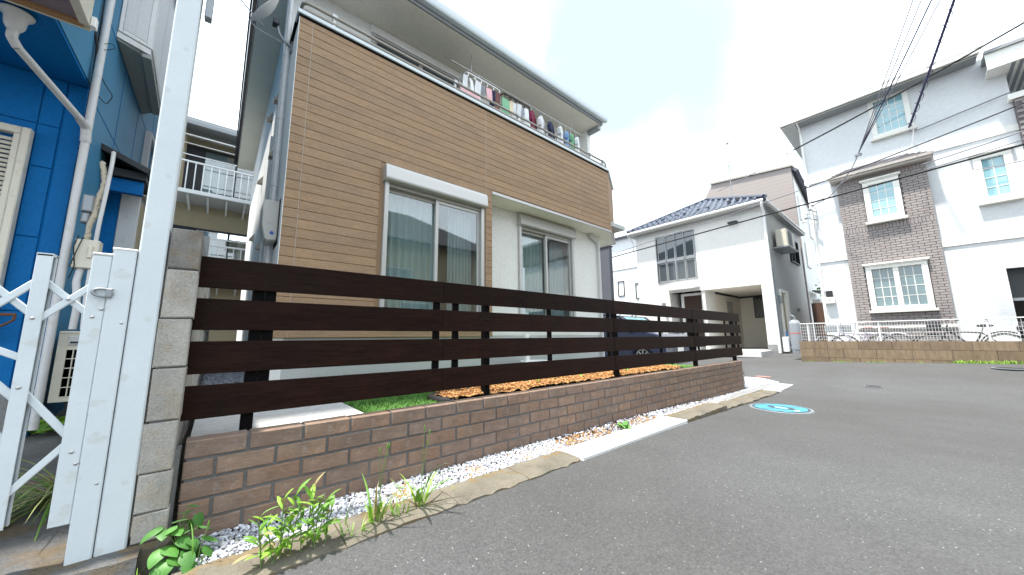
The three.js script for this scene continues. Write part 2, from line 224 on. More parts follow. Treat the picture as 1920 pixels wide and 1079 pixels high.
function one(name, geo, mat, label, category, group, kind) { // a thing that is one mesh, geometry in world coordinates
  const g = Array.isArray(geo) ? join(geo) : geo; g.computeBoundingBox(); const b = g.boundingBox, c = [(b.min.x + b.max.x) / 2, b.min.y, (b.min.z + b.max.z) / 2]; g.translate(-c[0], -c[1], -c[2]);
  const m = shade(new THREE.Mesh(g, mat)); m.name = numbered(name); m.position.set(...c); m.userData = { label, category }; if (group) m.userData.group = group; if (kind) m.userData.kind = kind; scene.add(m); return m;
}
function grp(name, parent, x, y, z, ry = 0) { const w = wpos(parent), g = new THREE.Group(); g.name = name; g.position.set(x - w.x, y - w.y, z - w.z); g.rotation.y = ry; parent.add(g); return g; }

// ================================================================ THE SETTING
function roadY(x, z) { let y = 0; y -= 0.085 * sm(3, 7.6, x); y += 0.27 * sm(8.6, 13.2, x) + 0.16 * sm(13.2, 17, x); y += 0.03 * sm(9, 13, x) * (clamp(z, -6, 6) + 2.4); return y; }
{
  // one sheet to the horizon, fine near the camera
  const xs = [], zs = []; for (let x = -160; x < -6; x += 14) xs.push(x); for (let x = -6; x < 20; x += 0.25) xs.push(x); for (let x = 20; x <= 300; x += 14) xs.push(x);
  for (let z = -160; z < -12; z += 12) zs.push(z); for (let z = -12; z < 9; z += 0.25) zs.push(z); for (let z = 9; z <= 170; z += 12) zs.push(z);
  const pos = [], cl = [], uv = [], idx = [], r = rng(3);
  for (const z of zs) for (const x of xs) { const inRoad = z > -1.86 || x > 8.3; pos.push(x, roadY(x, z) + (inRoad ? 0.006 * (fbm(x / 40 + 0.5, z / 40 + 0.5, 40, 40, 2, 7) - 0.5) : -0.03), z); uv.push(x, z); const n = fbm(x / 64 + 0.5, z / 64 + 0.5, 40, 40, 4, 15), k = 0.74 + 0.5 * n; cl.push(k * (1.02 - 0.03 * n), k, k * (0.97 + 0.06 * n)); }
  const nx = xs.length; for (let j = 0; j + 1 < zs.length; j++) for (let i = 0; i + 1 < nx; i++) { const a = j * nx + i; idx.push(a, a + nx, a + 1, a + 1, a + nx, a + nx + 1); }
  const g = new THREE.BufferGeometry(); g.setAttribute('position', new THREE.Float32BufferAttribute(pos, 3)); g.setAttribute('uv', new THREE.Float32BufferAttribute(uv, 2)); g.setAttribute('color', new THREE.Float32BufferAttribute(cl, 3)); g.setIndex(idx); g.computeVertexNormals();
  struct('road', g, mAsphalt);
}
{
  // the neighbour's sloping concrete yard with a broken front edge
  const g = new THREE.PlaneGeometry(5.2, 8, 90, 60), p = g.attributes.position; g.rotateX(-Math.PI / 2); const r = rng(8);
  for (let i = 0; i < p.count; i++) { let x = p.getX(i) - 2.77, z = p.getZ(i) - 6.2; const edge = -2.2 + 0.05 * (fbm(x / 6 + 0.5, 0.3, 60, 1, 3, 20) - 0.5) + (x < -0.3 ? (x + 0.3) * 0.12 : 0); const t = clamp((z + 10.2) / 8); z = -10.2 + t * (edge + 10.2); let y = 0.075 + 0.118 * Math.max(0, -2.25 - z) + 0.012 * (fbm(x / 8 + 0.5, z / 12 + 1, 60, 90, 3, 22) - 0.5); if (z < -6) y = Math.min(y, 0.53); p.setXYZ(i, x, y, z); }
  g.computeVertexNormals();
  const side = []; const N = 90; for (let i = 0; i < N; i++) { const a = (60 * 91 + i), b = a + 1; side.push(quad([p.getX(a), p.getY(a), p.getZ(a)], [p.getX(a), -0.05, p.getZ(a) + 0.035], [p.getX(b), -0.05, p.getZ(b) + 0.035], [p.getX(b), p.getY(b), p.getZ(b)])); }
  struct('yard', [wuv(g), ...side], mYard);
}
struct('patio', box(-0.06, 0.83, 0.2, 0.446, -4.66, -2.47), mPatio);
struct('lawn_soil', box(0.834, 6.35, 0.2, 0.428, -5.3, -2.47), M([0.05, 0.075, 0.025], 1));
struct('driveway', [box(6.354, 13.0, -0.05, 0.11, -13, -5.3), plan([[6.354, -5.3], [10.6, -5.3], [11.0, -3.3], [8.25, -2.47], [6.354, -2.47]], -0.08, 0.10)], mRender);
struct('apron', plan([[7.95, -2.36], [8.2, -3.2], [10.4, -3.0], [9.25, -2.12]], -0.2, -0.035), mNewConcrete);
struct('gravel_alley', box(-0.1, 0.456, 0.3, 0.44, -13.2, -4.664), M([0.24, 0.25, 0.27], 1));
// lawn blades, gravel and soil crumbs: nobody could count them
function scatter(name, geo, mat, n, fn, label, category) {
  const m = new THREE.InstancedMesh(geo, mat, n), q = new THREE.Object3D(), c = new THREE.Color();
  for (let i = 0; i < n; i++) { const k = fn(q, i) || 1; q.updateMatrix(); m.setMatrixAt(i, q.matrix); const a = Array.isArray(k) ? k : [k, k, k]; m.setColorAt(i, c.setRGB(...a)); }
  shade(m); m.name = numbered(name); m.userData = { label, category, kind: 'stuff' }; scene.add(m); return m;
}
function bladeGeo(w, h, bend, n = 3) { const p = [], uv = []; for (let i = 0; i < n; i++) { const f = (t) => { const a = t * bend; return [h * t * (1 - 0.25 * bend * t), h * a * t * 0.6]; }; const [y0, z0] = f(i / n), [y1, z1] = f((i + 1) / n), w0 = w * (1 - Math.pow(i / n, 1.6)), w1 = w * (1 - Math.pow((i + 1) / n, 1.6)); const q = [[-w0, y0, z0], [w0, y0, z0], [w1, y1, z1], [-w1, y1, z1]], t = [[0, i / n], [1, i / n], [1, (i + 1) / n], [0, (i + 1) / n]]; for (const k of [0, 1, 2, 0, 2, 3]) { p.push(...q[k]); uv.push(...t[k]); } } const g = new THREE.BufferGeometry(); g.setAttribute('position', new THREE.Float32BufferAttribute(p, 3)); g.setAttribute('uv', new THREE.Float32BufferAttribute(uv, 2)); g.computeVertexNormals(); return g; }
{
  const r = rng(31), g = bladeGeo(0.0028, 0.045, 0.8, 2), mt = new THREE.MeshPhysicalMaterial({ color: col(0.13, 0.36, 0.055), roughness: 0.7, transmission: 0.3, thickness: 0, side: THREE.DoubleSide });
  scatter('lawn_grass', g, mt, 80000, (q) => { let x, z; do { x = 0.845 + 5.5 * r(); z = -5.25 + 2.77 * Math.pow(r(), 0.55); } while (z > -2.87 && x > 1.42 && x < 5.55); q.position.set(x, 0.426, z); q.rotation.set((r() - 0.5) * 0.5, r() * 6.3, (r() - 0.5) * 0.5); q.scale.setScalar(0.6 + 0.7 * r()); const k = 0.7 + 0.6 * r(); return [k * (0.9 + 0.4 * r()), k, k]; }, 'short bright green lawn behind the dark slatted fence', 'lawn');
}
const stoneGeo = (() => { const g = new THREE.IcosahedronGeometry(1, 1), p = g.attributes.position; for (let i = 0; i < p.count; i++) { const k = 0.8 + 0.4 * vn(p.getX(i) * 2 + 9, p.getY(i) * 2 + p.getZ(i) * 3 + 9, 64, 64, 3); p.setXYZ(i, p.getX(i) * k, p.getY(i) * k * 0.75, p.getZ(i) * k); } g.computeVertexNormals(); return g; })();
{
  const r = rng(41);
  struct('gravel_bed', box(-0.06, 9.2, -0.14, -0.012, -2.36, -2.11), mRender).rotation.z = -0.006;
  scatter('white_gravel', stoneGeo, mGravel, 8000, (q, i) => { let x; const k = r(); if (k < 0.62) x = -0.03 + 2.45 * r(); else if (k < 0.70) x = 2.4 + 1.9 * r(); else x = 4.2 + 4.9 * r(); const z = -2.345 + 0.235 * r(); const s = (0.005 + 0.008 * r() * r()) * (x > 4 ? 1.3 : 1); q.position.set(x, roadY(x, z) - 0.004 + 0.016 * r() + 0.02 * sm(-2.2, -2.34, z), z); q.rotation.set(r() * 6, r() * 6, r() * 6); q.scale.set(s * (0.8 + 0.6 * r()), s, s * (0.8 + 0.5 * r())); const b = 0.45 + 0.8 * r(), w = r() < 0.12 ? 0.85 : 1; return [b, b * (0.97 + 0.03 * w), b * w * 1.04]; }, 'white and grey crushed stones along the foot of the brick wall', 'gravel');
  scatter('orange_soil', stoneGeo, mSoil[0], 1500, (q) => { const c = [[2.55, 0.28], [3.0, 0.45], [3.9, 0.28], [5.3, 0.5], [2.0, 0.12], [0.95, 0.08], [1.5, 0.1]][(r() * 7) | 0]; const x = c[0] + c[1] * (r() + r() - 1) * 1.3, z = -2.33 + 0.2 * Math.pow(r(), 1.3), s = 0.004 + 0.008 * r() * r(); q.position.set(x, roadY(x, z) + 0.012 * r(), z); q.rotation.set(r() * 6, r() * 6, r() * 6); q.scale.set(s * 1.3, s * 0.8, s); const b = 0.6 + 0.8 * r(); return [b, b, b]; }, 'orange brown soil crumbs spilled on the stones by the brick wall', 'soil');
  scatter('alley_gravel', stoneGeo, mGravel, 3200, (q) => { const x = -0.09 + 0.53 * r(), z = -4.7 - 5.0 * r(), s = 0.012 + 0.012 * r(); q.position.set(x, 0.443 + 0.006 * r(), z); q.rotation.set(r() * 6, r() * 6, r() * 6); q.scale.set(s, s * 0.8, s); const b = 0.35 + 0.6 * r(); return [b * 0.95, b, b * 1.1]; }, 'blue grey gravel in the alley left of the brown house', 'gravel');
}

// ================================================================ KERB AND SLABS
{
  const t = thing('kerb', 'weathered concrete kerb stones between white gravel and asphalt', 'kerb', [3, 0, -1.98]);
  const r = rng(51); let x = -0.06;
  const cuts = [0.55, 1.16, 1.72, 2.29]; // bevelled concrete stones
  const stone = (a, b, dy, zf) => { const y = roadY((a + b) / 2, -2); const g = new THREE.BoxGeometry(b - a - 0.004, 0.13, zf + 2.115, Math.max(4, ((b - a) * 22) | 0), 1, 8), p = g.attributes.position; g.translate((a + b) / 2, y + dy - 0.065, (zf - 2.115) / 2); for (let i = 0; i < p.count; i++) { const X = p.getX(i), Z = p.getZ(i), n = fbm(X / 8 + 0.3, Z / 8 + 0.7, 120, 120, 3, 29); if (p.getY(i) > y) p.setY(i, p.getY(i) + 0.016 * (n - 0.5) - 0.012 * sm(zf - 0.05, zf, Z)); if (Z > zf - 0.01) p.setZ(i, Z + 0.05 * (fbm(X / 4 + 0.1, 0.4, 120, 1, 3, 27) - 0.5)); } g.computeVertexNormals(); part('kerb_stone', wuv(g), mCurb, t); };
  for (const c of cuts) { stone(x, c, 0.006 + 0.004 * r(), -1.87 + 0.02 * r()); x = c; }
  stone(4.175, 5.45, 0.045, -1.87); stone(5.46, 6.1, 0.02, -1.88); stone(6.11, 6.72, 0.018, -1.87); stone(6.73, 7.34, 0.02, -1.87); stone(7.35, 8.0, 0.016, -1.86);
  const y = roadY(3.2, -2); part('new_slab', cbox(2.294, 4.168, y - 0.1, y + 0.012, -2.11, -1.852, 0.004), mNewConcrete, t, 'fresh white concrete slab set into the old kerb');
  const y2 = roadY(8.9, -2); part('new_slab', plan([[8.01, -2.12], [9.25, -2.12], [9.55, -1.9], [8.2, -1.86]], y2 - 0.1, y2 + 0.014), mNewConcrete, t, 'white concrete slab at the corner of the road');
  one('dry_leaf', (() => { const g = bladeGeo(0.022, 0.11, 0.35, 4); g.rotateX(1.45); g.rotateY(1.2); g.translate(2.98, 0.012, -2.0); return wuv(g); })(), M([0.42, 0.2, 0.09], 0.9, { side: THREE.DoubleSide }), 'curled brown dry leaf lying on the white kerb slab', 'leaf');
}
// manhole cover with a painted blue wave design
{
  const y = roadY(6.1, -1.42) + 0.004, t = thing('manhole_cover', 'round manhole cover painted light blue in the asphalt', 'manhole cover', [6.1, y, -1.42]);
  local('frame', wuv(new THREE.CylinderGeometry(0.36, 0.37, 0.02, 40)), mGreyMetal, t).position.y = -0.002;
  const c = document.createElement('canvas'); c.width = c.height = 512; const k = c.getContext('2d'); k.fillStyle = '#2f3c46'; k.fillRect(0, 0, 512, 512); k.fillStyle = '#4ba3c2'; k.beginPath(); k.arc(256, 256, 236, 0, 7); k.fill();
  k.strokeStyle = '#30505e'; k.lineWidth = 24; for (let i = 0; i < 7; i++) { k.beginPath(); for (let x = 0; x <= 512; x += 8) k.lineTo(x, 60 + i * 66 + 20 * Math.sin(x / 42 + i)); k.stroke(); }
  { const q = rng(77); for (let i = 0; i < 900; i++) { k.fillStyle = q() < 0.6 ? 'rgba(60,72,78,0.35)' : 'rgba(150,200,215,0.25)'; k.fillRect(q() * 512, q() * 512, 2 + 9 * q(), 2 + 5 * q()); } }
  k.fillStyle = '#3b4a52'; k.beginPath(); k.ellipse(262, 250, 140, 90, 0.3, 0, 7); k.fill(); k.fillStyle = '#8fdcef'; k.beginPath(); k.ellipse(262, 250, 70, 36, 0.3, 0, 7); k.fill(); k.fillStyle = '#d9ecd6'; k.beginPath(); k.arc(415, 330, 26, 0, 7); k.fill();
  const tx = new THREE.CanvasTexture(c); tx.colorSpace = THREE.SRGBColorSpace; const g = new THREE.CylinderGeometry(0.325, 0.325, 0.02, 40);
  local('lid', g, M([0.9, 0.9, 0.9], 0.6, { map: tx }), t).position.y = 0.002;
}
for (const [x, z, r, label] of [[9.7, -0.75, 0.13, 'small round iron valve lid flush with the road past the manhole'], [12.2, 1.1, 0.3, 'dark round manhole lid in front of the low brown wall']]) { const y = roadY(x, z); const t = thing('valve_cover', label, 'cover', [x, y, z]); local('rim', wuv(new THREE.CylinderGeometry(r, r, 0.014, 28)), mGreyMetal, t).position.y = 0.003; local('lid', wuv(new THREE.CylinderGeometry(r * 0.84, r * 0.84, 0.018, 28)), mDarkMetal, t).position.y = 0.004; }
one('red_marker', box(9.95, 10.2, roadY(10, -2.5), roadY(10, -2.5) + 0.012, -2.75, -2.45), M([0.30, 0.17, 0.15], 0.9), 'small red plate in the paving past the end of the brick wall', 'plate');

// ================================================================ BRICK GARDEN WALL
{
  const t = thing('brick_wall', 'low wall of brown bricks with grey joints below the dark slatted fence', 'wall', [3.9, 0, -2.4]);
  const X0 = -0.07, X1 = 7.86, pitch = 0.2515, top = 0.472, ch = 0.0935, zf = -2.35, r = rng(61);
  part('mortar', [box(X0 + 0.01, X1 - 0.012, -0.3, top - 0.006, -2.458, zf - 0.010)], mMortar, t);
  const shapes = [[], []]; // five full bricks and five halves, each unevenly worn
  for (let k = 0; k < 10; k++) { const w = k < 5 ? 0.238 : 0.112; const g = cbox(-w / 2, w / 2, -0.0405, 0.0405, -0.056, 0.056, 0.005, k * 0.37, k * 0.21); const p = g.attributes.position; for (let i = 0; i < p.count; i++) { const e = vn(p.getX(i) * 60 + 20 + k * 9, p.getY(i) * 60 + p.getZ(i) * 40 + 30, 256, 256, k) - 0.5; p.setXYZ(i, p.getX(i) + e * 0.003, p.getY(i) + e * 0.0035, p.getZ(i) + e * 0.003); } g.computeVertexNormals(); shapes[k < 5 ? 0 : 1].push(g); }
  for (let row = 0; row < 6; row++) {
    const y = top - 0.0405 - row * ch, off = row % 2 ? 0.125 : 0; let x = X0;
    if (off) { at('brick', shapes[1][(r() * 5) | 0], mBrick[(r() * 5) | 0], t, X0 + 0.058, y, zf - 0.056 + (r() - 0.5) * 0.004); x = X0 + off; }
    for (; x + 0.1 < X1; x += pitch) { const half = x + pitch > X1 + 0.02; const m = at('brick', shapes[half ? 1 : 0][(r() * 5) | 0], mBrick[(r() * 5) | 0], t, x + (half ? 0.058 : 0.121), y + (r() - 0.5) * 0.003, zf - 0.056 + (r() - 0.5) * 0.005); m.rotation.set((r() - 0.5) * 0.012, (r() - 0.5) * 0.01, (r() - 0.5) * 0.008); }
  }
  for (let x = X0 + 0; x + 0.1 < X1; x += pitch) at('brick', shapes[0][(r() * 5) | 0], mBrick[(r() * 5) | 0], t, x + 0.24, top - 0.0405 - 6 * ch, zf - 0.056);
  part('rendered_end', prism([[-0.125, -0.05], [-0.085, -0.05], [-0.082, 0.44], [-0.12, 0.44]], -2.46, -2.372, 0.004), mRender, t);
}

// ================================================================ DARK SLATTED FENCE
{
  const t = thing('slat_fence', 'dark brown horizontal slat fence on top of the brick wall', 'fence', [4, 0.47, -2.47]);
  const cuts = [-0.1, 1.362, 3.712, 5.992, 8.27]; const r = rng(71);
  for (let row = 0; row < 4; row++) { const y0 = 0.557 + 0.2265 * row; for (let k = 0; k < 4; k++) { const gap = k === 1 ? 0.0015 : 0.005; part('slat', cbox(cuts[k] + (k ? gap : 0), cuts[k + 1] - (k === 0 ? 0.0015 : 0.005), y0, y0 + 0.168, -2.47, -2.448 + (r() - 0.5) * 0.001, 0.003, r() * 3, r() * 2), mSlat[(r() * 4) | 0], t); } }
  for (const x of [0.168, 1.812, 3.80, 6.10, 7.95]) part('post', [cbox(x - 0.028, x + 0.028, 0.45, 1.385, -2.535, -2.475, 0.004), box(x - 0.03, x + 0.03, 1.386, 1.393, -2.537, -2.473)], mBlack, t);
  for (const x of [0.225, 1.315, 1.49, 2.6, 3.64, 4.92, 5.9, 6.22, 7.5, 8.15]) part('stile', cbox(x - 0.028, x + 0.028, 0.575, 1.38, -2.49, -2.4715, 0.002), mBlack, t);
  for (const [a, b] of [[-0.1, 0.05]]) part('end_cap', [box(-0.108, -0.1005, 0.557, 1.405, -2.49, -2.45)], mBlack, t);
}

// ================================================================ CONCRETE BLOCK WALL (left)
{
  const t = thing('block_wall', 'rough grey concrete block wall seen end-on beside the white post', 'wall', [-0.155, 0.08, -4.4]);
  const ys = [0.085, 0.205, 0.37, 0.59, 0.83, 1.06, 1.3, 1.505], r = rng(81);
  part('mortar', box(-0.2, -0.106, 0.06, 1.47, -7.9, -2.312), mMortar, t);
  for (let c = 0; c < 7; c++) { let z = -2.3; let first = c % 2 ? 0.24 : 0.46; const jig = (r() - 0.5) * 0.012; while (z > -7.6) { const w = first; first = 0.47; const dx = jig + (r() - 0.5) * 0.004, g = cbox(-0.21 + dx, -0.1 + dx, ys[c] + 0.0035, ys[c + 1] - 0.0035, z - w + 0.006, z, 0.005, r() * 2, r() * 2); const p = g.attributes.position; for (let i = 0; i < p.count; i++) { const e = vn(p.getY(i) * 31 + c * 7 + 40, p.getZ(i) * 27 + p.getX(i) * 55 + 90, 256, 256, 5) - 0.5; p.setXYZ(i, p.getX(i) + e * 0.008, p.getY(i) + e * 0.007, p.getZ(i) + e * 0.006); } g.computeVertexNormals(); part('block', g, c === 6 && z > -3.2 ? mBlockDark : mBlock[(r() * 3) | 0], t); z -= w; } }
  part('footing', cbox(-0.235, -0.075, -0.05, 0.083, -7.6, -2.262, 0.012), mCurb, t);
}

// ================================================================ WHITE POSTS AND FOLDING GATE
{
  const p = thing('carport_post', 'tall white square metal post rising out of the picture beside the block wall', 'post', [-0.262, 0.07, -2.33]);
  part('shaft', cbox(-0.308, -0.216, 0.06, 3.3, -2.392, -2.3, 0.006), mWhiteAlu, p);
  part('bracket', [cbox(-0.2, -0.17, 2.70, 3.0, -2.37, -2.32, 0.004)], mGreyMetal, p);
  const g2 = thing('gate_post', 'white flat-topped gate post between the folding gate and the tall post', 'post', [-0.345, 0.07, -2.33]);
  part('shaft', cbox(-0.383, -0.311, 0.06, 1.366, -2.375, -2.297, 0.004), mWhiteAlu, g2);
  part('cap', cbox(-0.386, -0.3095, 1.362, 1.372, -2.378, -2.294, 0.003), mWhitePaint, g2);
  for (const y of [1.035, 0.37]) part('rivet', ball(-0.327, y, -2.297, 0.006, 1, 1, 0.6), mSteel, g2);

  const t = thing('folding_gate', 'white aluminium lattice folding gate in front of the blue house', 'gate', [-0.6, 0.2, -2.33]);
  part('end_stile', [cbox(-0.441, -0.384, 0.232, 1.33, -2.335, -2.3, 0.003), cbox(-0.441, -0.384, 0.235, 1.325, -2.385, -2.36, 0.003), box(-0.441, -0.431, 0.235, 1.325, -2.36, -2.335)], mWhiteAlu, t);
  part('top_cap', cbox(-0.443, -0.382, 1.33, 1.342, -2.388, -2.298, 0.003), mPvc, t);
  const stile = (x0, x1) => part('stile', [cbox(x0, x1, 0.262, 1.315, -2.306, -2.3, 0.002), box(x0, x0 + 0.004, 0.262, 1.315, -2.352, -2.306), box(x1 - 0.004, x1, 0.262, 1.315, -2.352, -2.340), cbox(x0, x1, 0.262, 1.315, -2.358, -2.352, 0.002), box(x0, x1, 1.307, 1.318, -2.358, -2.3)], mWhiteAlu, t);
  const xs = [-0.588, -0.735, -0.882, -1.03]; for (const x of xs) stile(x, x + 0.043);
  const bar = (a, b, z) => { const dx = b[0] - a[0], dy = b[1] - a[1], l = Math.hypot(dx, dy), g = cbox(-l / 2, l / 2, -0.0125, 0.0125, -0.006, 0.006, 0.003); g.rotateZ(Math.atan2(dy, dx)); g.translate((a[0] + b[0]) / 2, (a[1] + b[1]) / 2, z); part('lattice_bar', g, mWhiteAlu, t); };
  const cx = [-0.413, -0.567, -0.714, -0.861, -1.008];
  for (let k = 0; k < 4; k++) { // crossing pairs, a high one and a low one
    const a = cx[k + 1], b = cx[k];
    bar([a, 1.21], [b, 1.055], -2.325); bar([a, 1.035], [b, 1.215], -2.313); bar([a, 0.765], [b, 0.545], -2.325); bar([a, 0.37], [b, 0.565], -2.313);
    if (k) { bar([a, 0.9], [b, 0.72], -2.325); }
  }
  bar([-0.567, 0.885], [-0.7, 0.96], -2.318);
  for (const [x, y] of [[-0.569, 1.05], [-0.4875, 1.132], [-0.414, 1.06], [-0.392, 1.094], [-0.41, 0.51], [-0.393, 0.462], [-0.57, 0.78]]) part('rivet', ball(x, y, -2.299, 0.007, 1, 1, 0.6), mSteel, t);
  const h = new THREE.TorusGeometry(0.02, 0.0055, 8, 20); h.scale(1.35, 0.85, 1); h.rotateZ(-0.15); h.translate(-0.396, 1.165, -2.288); part('handle', [wuv(h), cbox(-0.384, -0.366, 1.145, 1.185, -2.3, -2.28, 0.003)], mGreyMetal, t);
}

// ================================================================ WINDOW KIT (local: x right, y up, z out of the wall, origin at the middle of the sill)
function curtain(w, h, y0, z, mat, parent, seed, part0 = 'curtain', gap = 0) {
  const r = rng(seed), n = 70, g = new THREE.PlaneGeometry(w, h, n, 1), p = g.attributes.position; let ph = 0; const f = []; for (let i = 0; i <= n; i++) { ph += 0.5 + 0.35 * r(); f.push(0.028 * Math.sin(ph) + 0.008 * r()); }
  for (let i = 0; i < p.count; i++) p.setZ(i, f[i % (n + 1)] * (p.getY(i) < 0 ? 1.15 : 0.8)); g.computeVertexNormals(); g.translate(0, y0 + h / 2, z); local(part0, wuv(g), mat, parent);
}
// sliding glass door: two leaves, the right one behind, in a frame with a shutter box above
function slidingDoor(parent, x, y, z, w, h, seed, ry = 0) {
  const g = grp('sliding_door', parent, x, y, z, ry), f = 0.045;
  local('frame', [cbox(-w / 2 - f, -w / 2, 0, h, -0.07, 0.07, 0.004), cbox(w / 2, w / 2 + f, 0, h, -0.07, 0.07, 0.004), cbox(-w / 2, w / 2, h - f, h, -0.07, 0.066, 0.004), cbox(-w / 2, w / 2, 0, 0.05, -0.07, 0.075, 0.004)], mAlu, g);
  local('guide_rail', [cbox(-w / 2 - f, -w / 2 + 0.012, 0, h + 0.02, 0.0705, 0.1, 0.003), cbox(w / 2 - 0.012, w / 2 + f, 0, h + 0.02, 0.0705, 0.1, 0.003)], mAluLight, g);
  for (const s of [-1, 1]) {
    const a = s < 0 ? -w / 2 : -0.03, b = s < 0 ? 0.03 : w / 2, zz = s < 0 ? -0.03 : 0.02, sw = 0.05; // leaves overlap in the middle
    local('sash', [cbox(a, a + sw, 0.05, h - f, zz - 0.018, zz + 0.018, 0.003), cbox(b - sw, b, 0.05, h - f, zz - 0.018, zz + 0.018, 0.003), cbox(a + sw, b - sw, 0.05, 0.12, zz - 0.018, zz + 0.018, 0.003), cbox(a + sw, b - sw, h - f - 0.05, h - f, zz - 0.018, zz + 0.018, 0.003)], s < 0 ? mAlu : mAluLight, g);
    local('pane', box(a + sw - 0.004, b - sw + 0.004, 0.116, h - f - 0.046, zz - 0.003, zz + 0.003), mGlass, g);
  }
  curtain(w * 0.53, h - 0.12, 0.06, -0.16, mCurtain, g, seed); curtain(w * 0.3, h - 0.12, 0.06, -0.2, mCurtainW, g, seed + 1); g.children[g.children.length - 1].position.x = w * 0.34; g.children[g.children.length - 2].position.x = -w * 0.23;
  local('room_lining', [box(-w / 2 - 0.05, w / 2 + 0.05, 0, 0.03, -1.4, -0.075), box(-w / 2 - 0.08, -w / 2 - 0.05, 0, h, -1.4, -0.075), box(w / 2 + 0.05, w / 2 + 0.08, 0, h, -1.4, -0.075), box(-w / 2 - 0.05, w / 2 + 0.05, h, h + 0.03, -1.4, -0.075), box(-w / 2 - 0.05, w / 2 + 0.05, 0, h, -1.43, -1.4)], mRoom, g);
  const s = new THREE.Shape(); s.moveTo(-0.075, 0); s.lineTo(0.16, 0); s.quadraticCurveTo(0.185, 0.005, 0.185, 0.04); s.lineTo(0.175, 0.185); s.lineTo(0.15, 0.235); s.lineTo(-0.075, 0.245);
  const e = new THREE.ExtrudeGeometry(s, { depth: w + 2 * f + 0.03, bevelEnabled: true, bevelSize: 0.006, bevelThickness: 0.006, bevelSegments: 1, bevelOffset: -0.006 }); e.rotateY(-Math.PI / 2); e.translate(w / 2 + f + 0.015, h + 0.005, 0);
  local('shutter_box', wuv(e), mAluLight, g);
  return g;
}
// framed window for the far houses: trim, header, sill, muntins, panes
function trimWindow(parent, x, y, z, w, h, cols, rows, o = {}) {
  const g = grp('window', parent, x, y, z, o.ry ?? -Math.PI / 2), T = o.trim ?? 0.1, d = 0.06;
  local('frame', [cbox(-w / 2 - T, -w / 2, 0, h, -0.05, d, 0.008), cbox(w / 2, w / 2 + T, 0, h, -0.05, d, 0.008), cbox(-w / 2 - T, w / 2 + T, h, h + T, -0.05, d, 0.008), cbox(-w / 2 - T, w / 2 + T, -T, 0, -0.05, d, 0.008)], o.frame || mTrim, g);
  if (o.header) local('header', [cbox(-w / 2 - T - 0.05, w / 2 + T + 0.05, h + T + 0.002, h + T + 0.05, -0.02, d + 0.06, 0.006), cbox(-w / 2 - T - 0.02, w / 2 + T + 0.02, h + T - 0.03, h + T, d + 0.002, d + 0.03, 0.004)], mTrim, g);
  if (o.sill) local('sill', cbox(-w / 2 - T - 0.05, w / 2 + T + 0.05, -T - 0.07, -T - 0.002, -0.02, d + 0.08, 0.008), mSill, g);
  const n = o.leaves || 1, lw = w / n;
  for (let k = 0; k < n; k++) {
    const a = -w / 2 + k * lw, zz = n > 1 && k === 0 ? -0.035 : -0.01;
    local('pane', box(a, a + lw, 0, h, zz - 0.02, zz - 0.014), o.glass || mGlassBlue, g);
    const bars = []; for (let c = 1; c < cols; c++) bars.push(box(a + lw * c / cols - 0.008, a + lw * c / cols + 0.008, 0, h, zz - 0.013, zz - 0.005)); for (let r = 1; r < rows; r++) bars.push(box(a, a + lw, h * r / rows - 0.008, h * r / rows + 0.008, zz - 0.0132, zz - 0.0052)); if (bars.length) local('muntins', bars, mTrim, g);
  }
  if (n > 1) local('mullion', cbox(-0.055, 0.055, 0, h, -0.03, d * 0.6, 0.006), mTrim, g);
  return g;
}

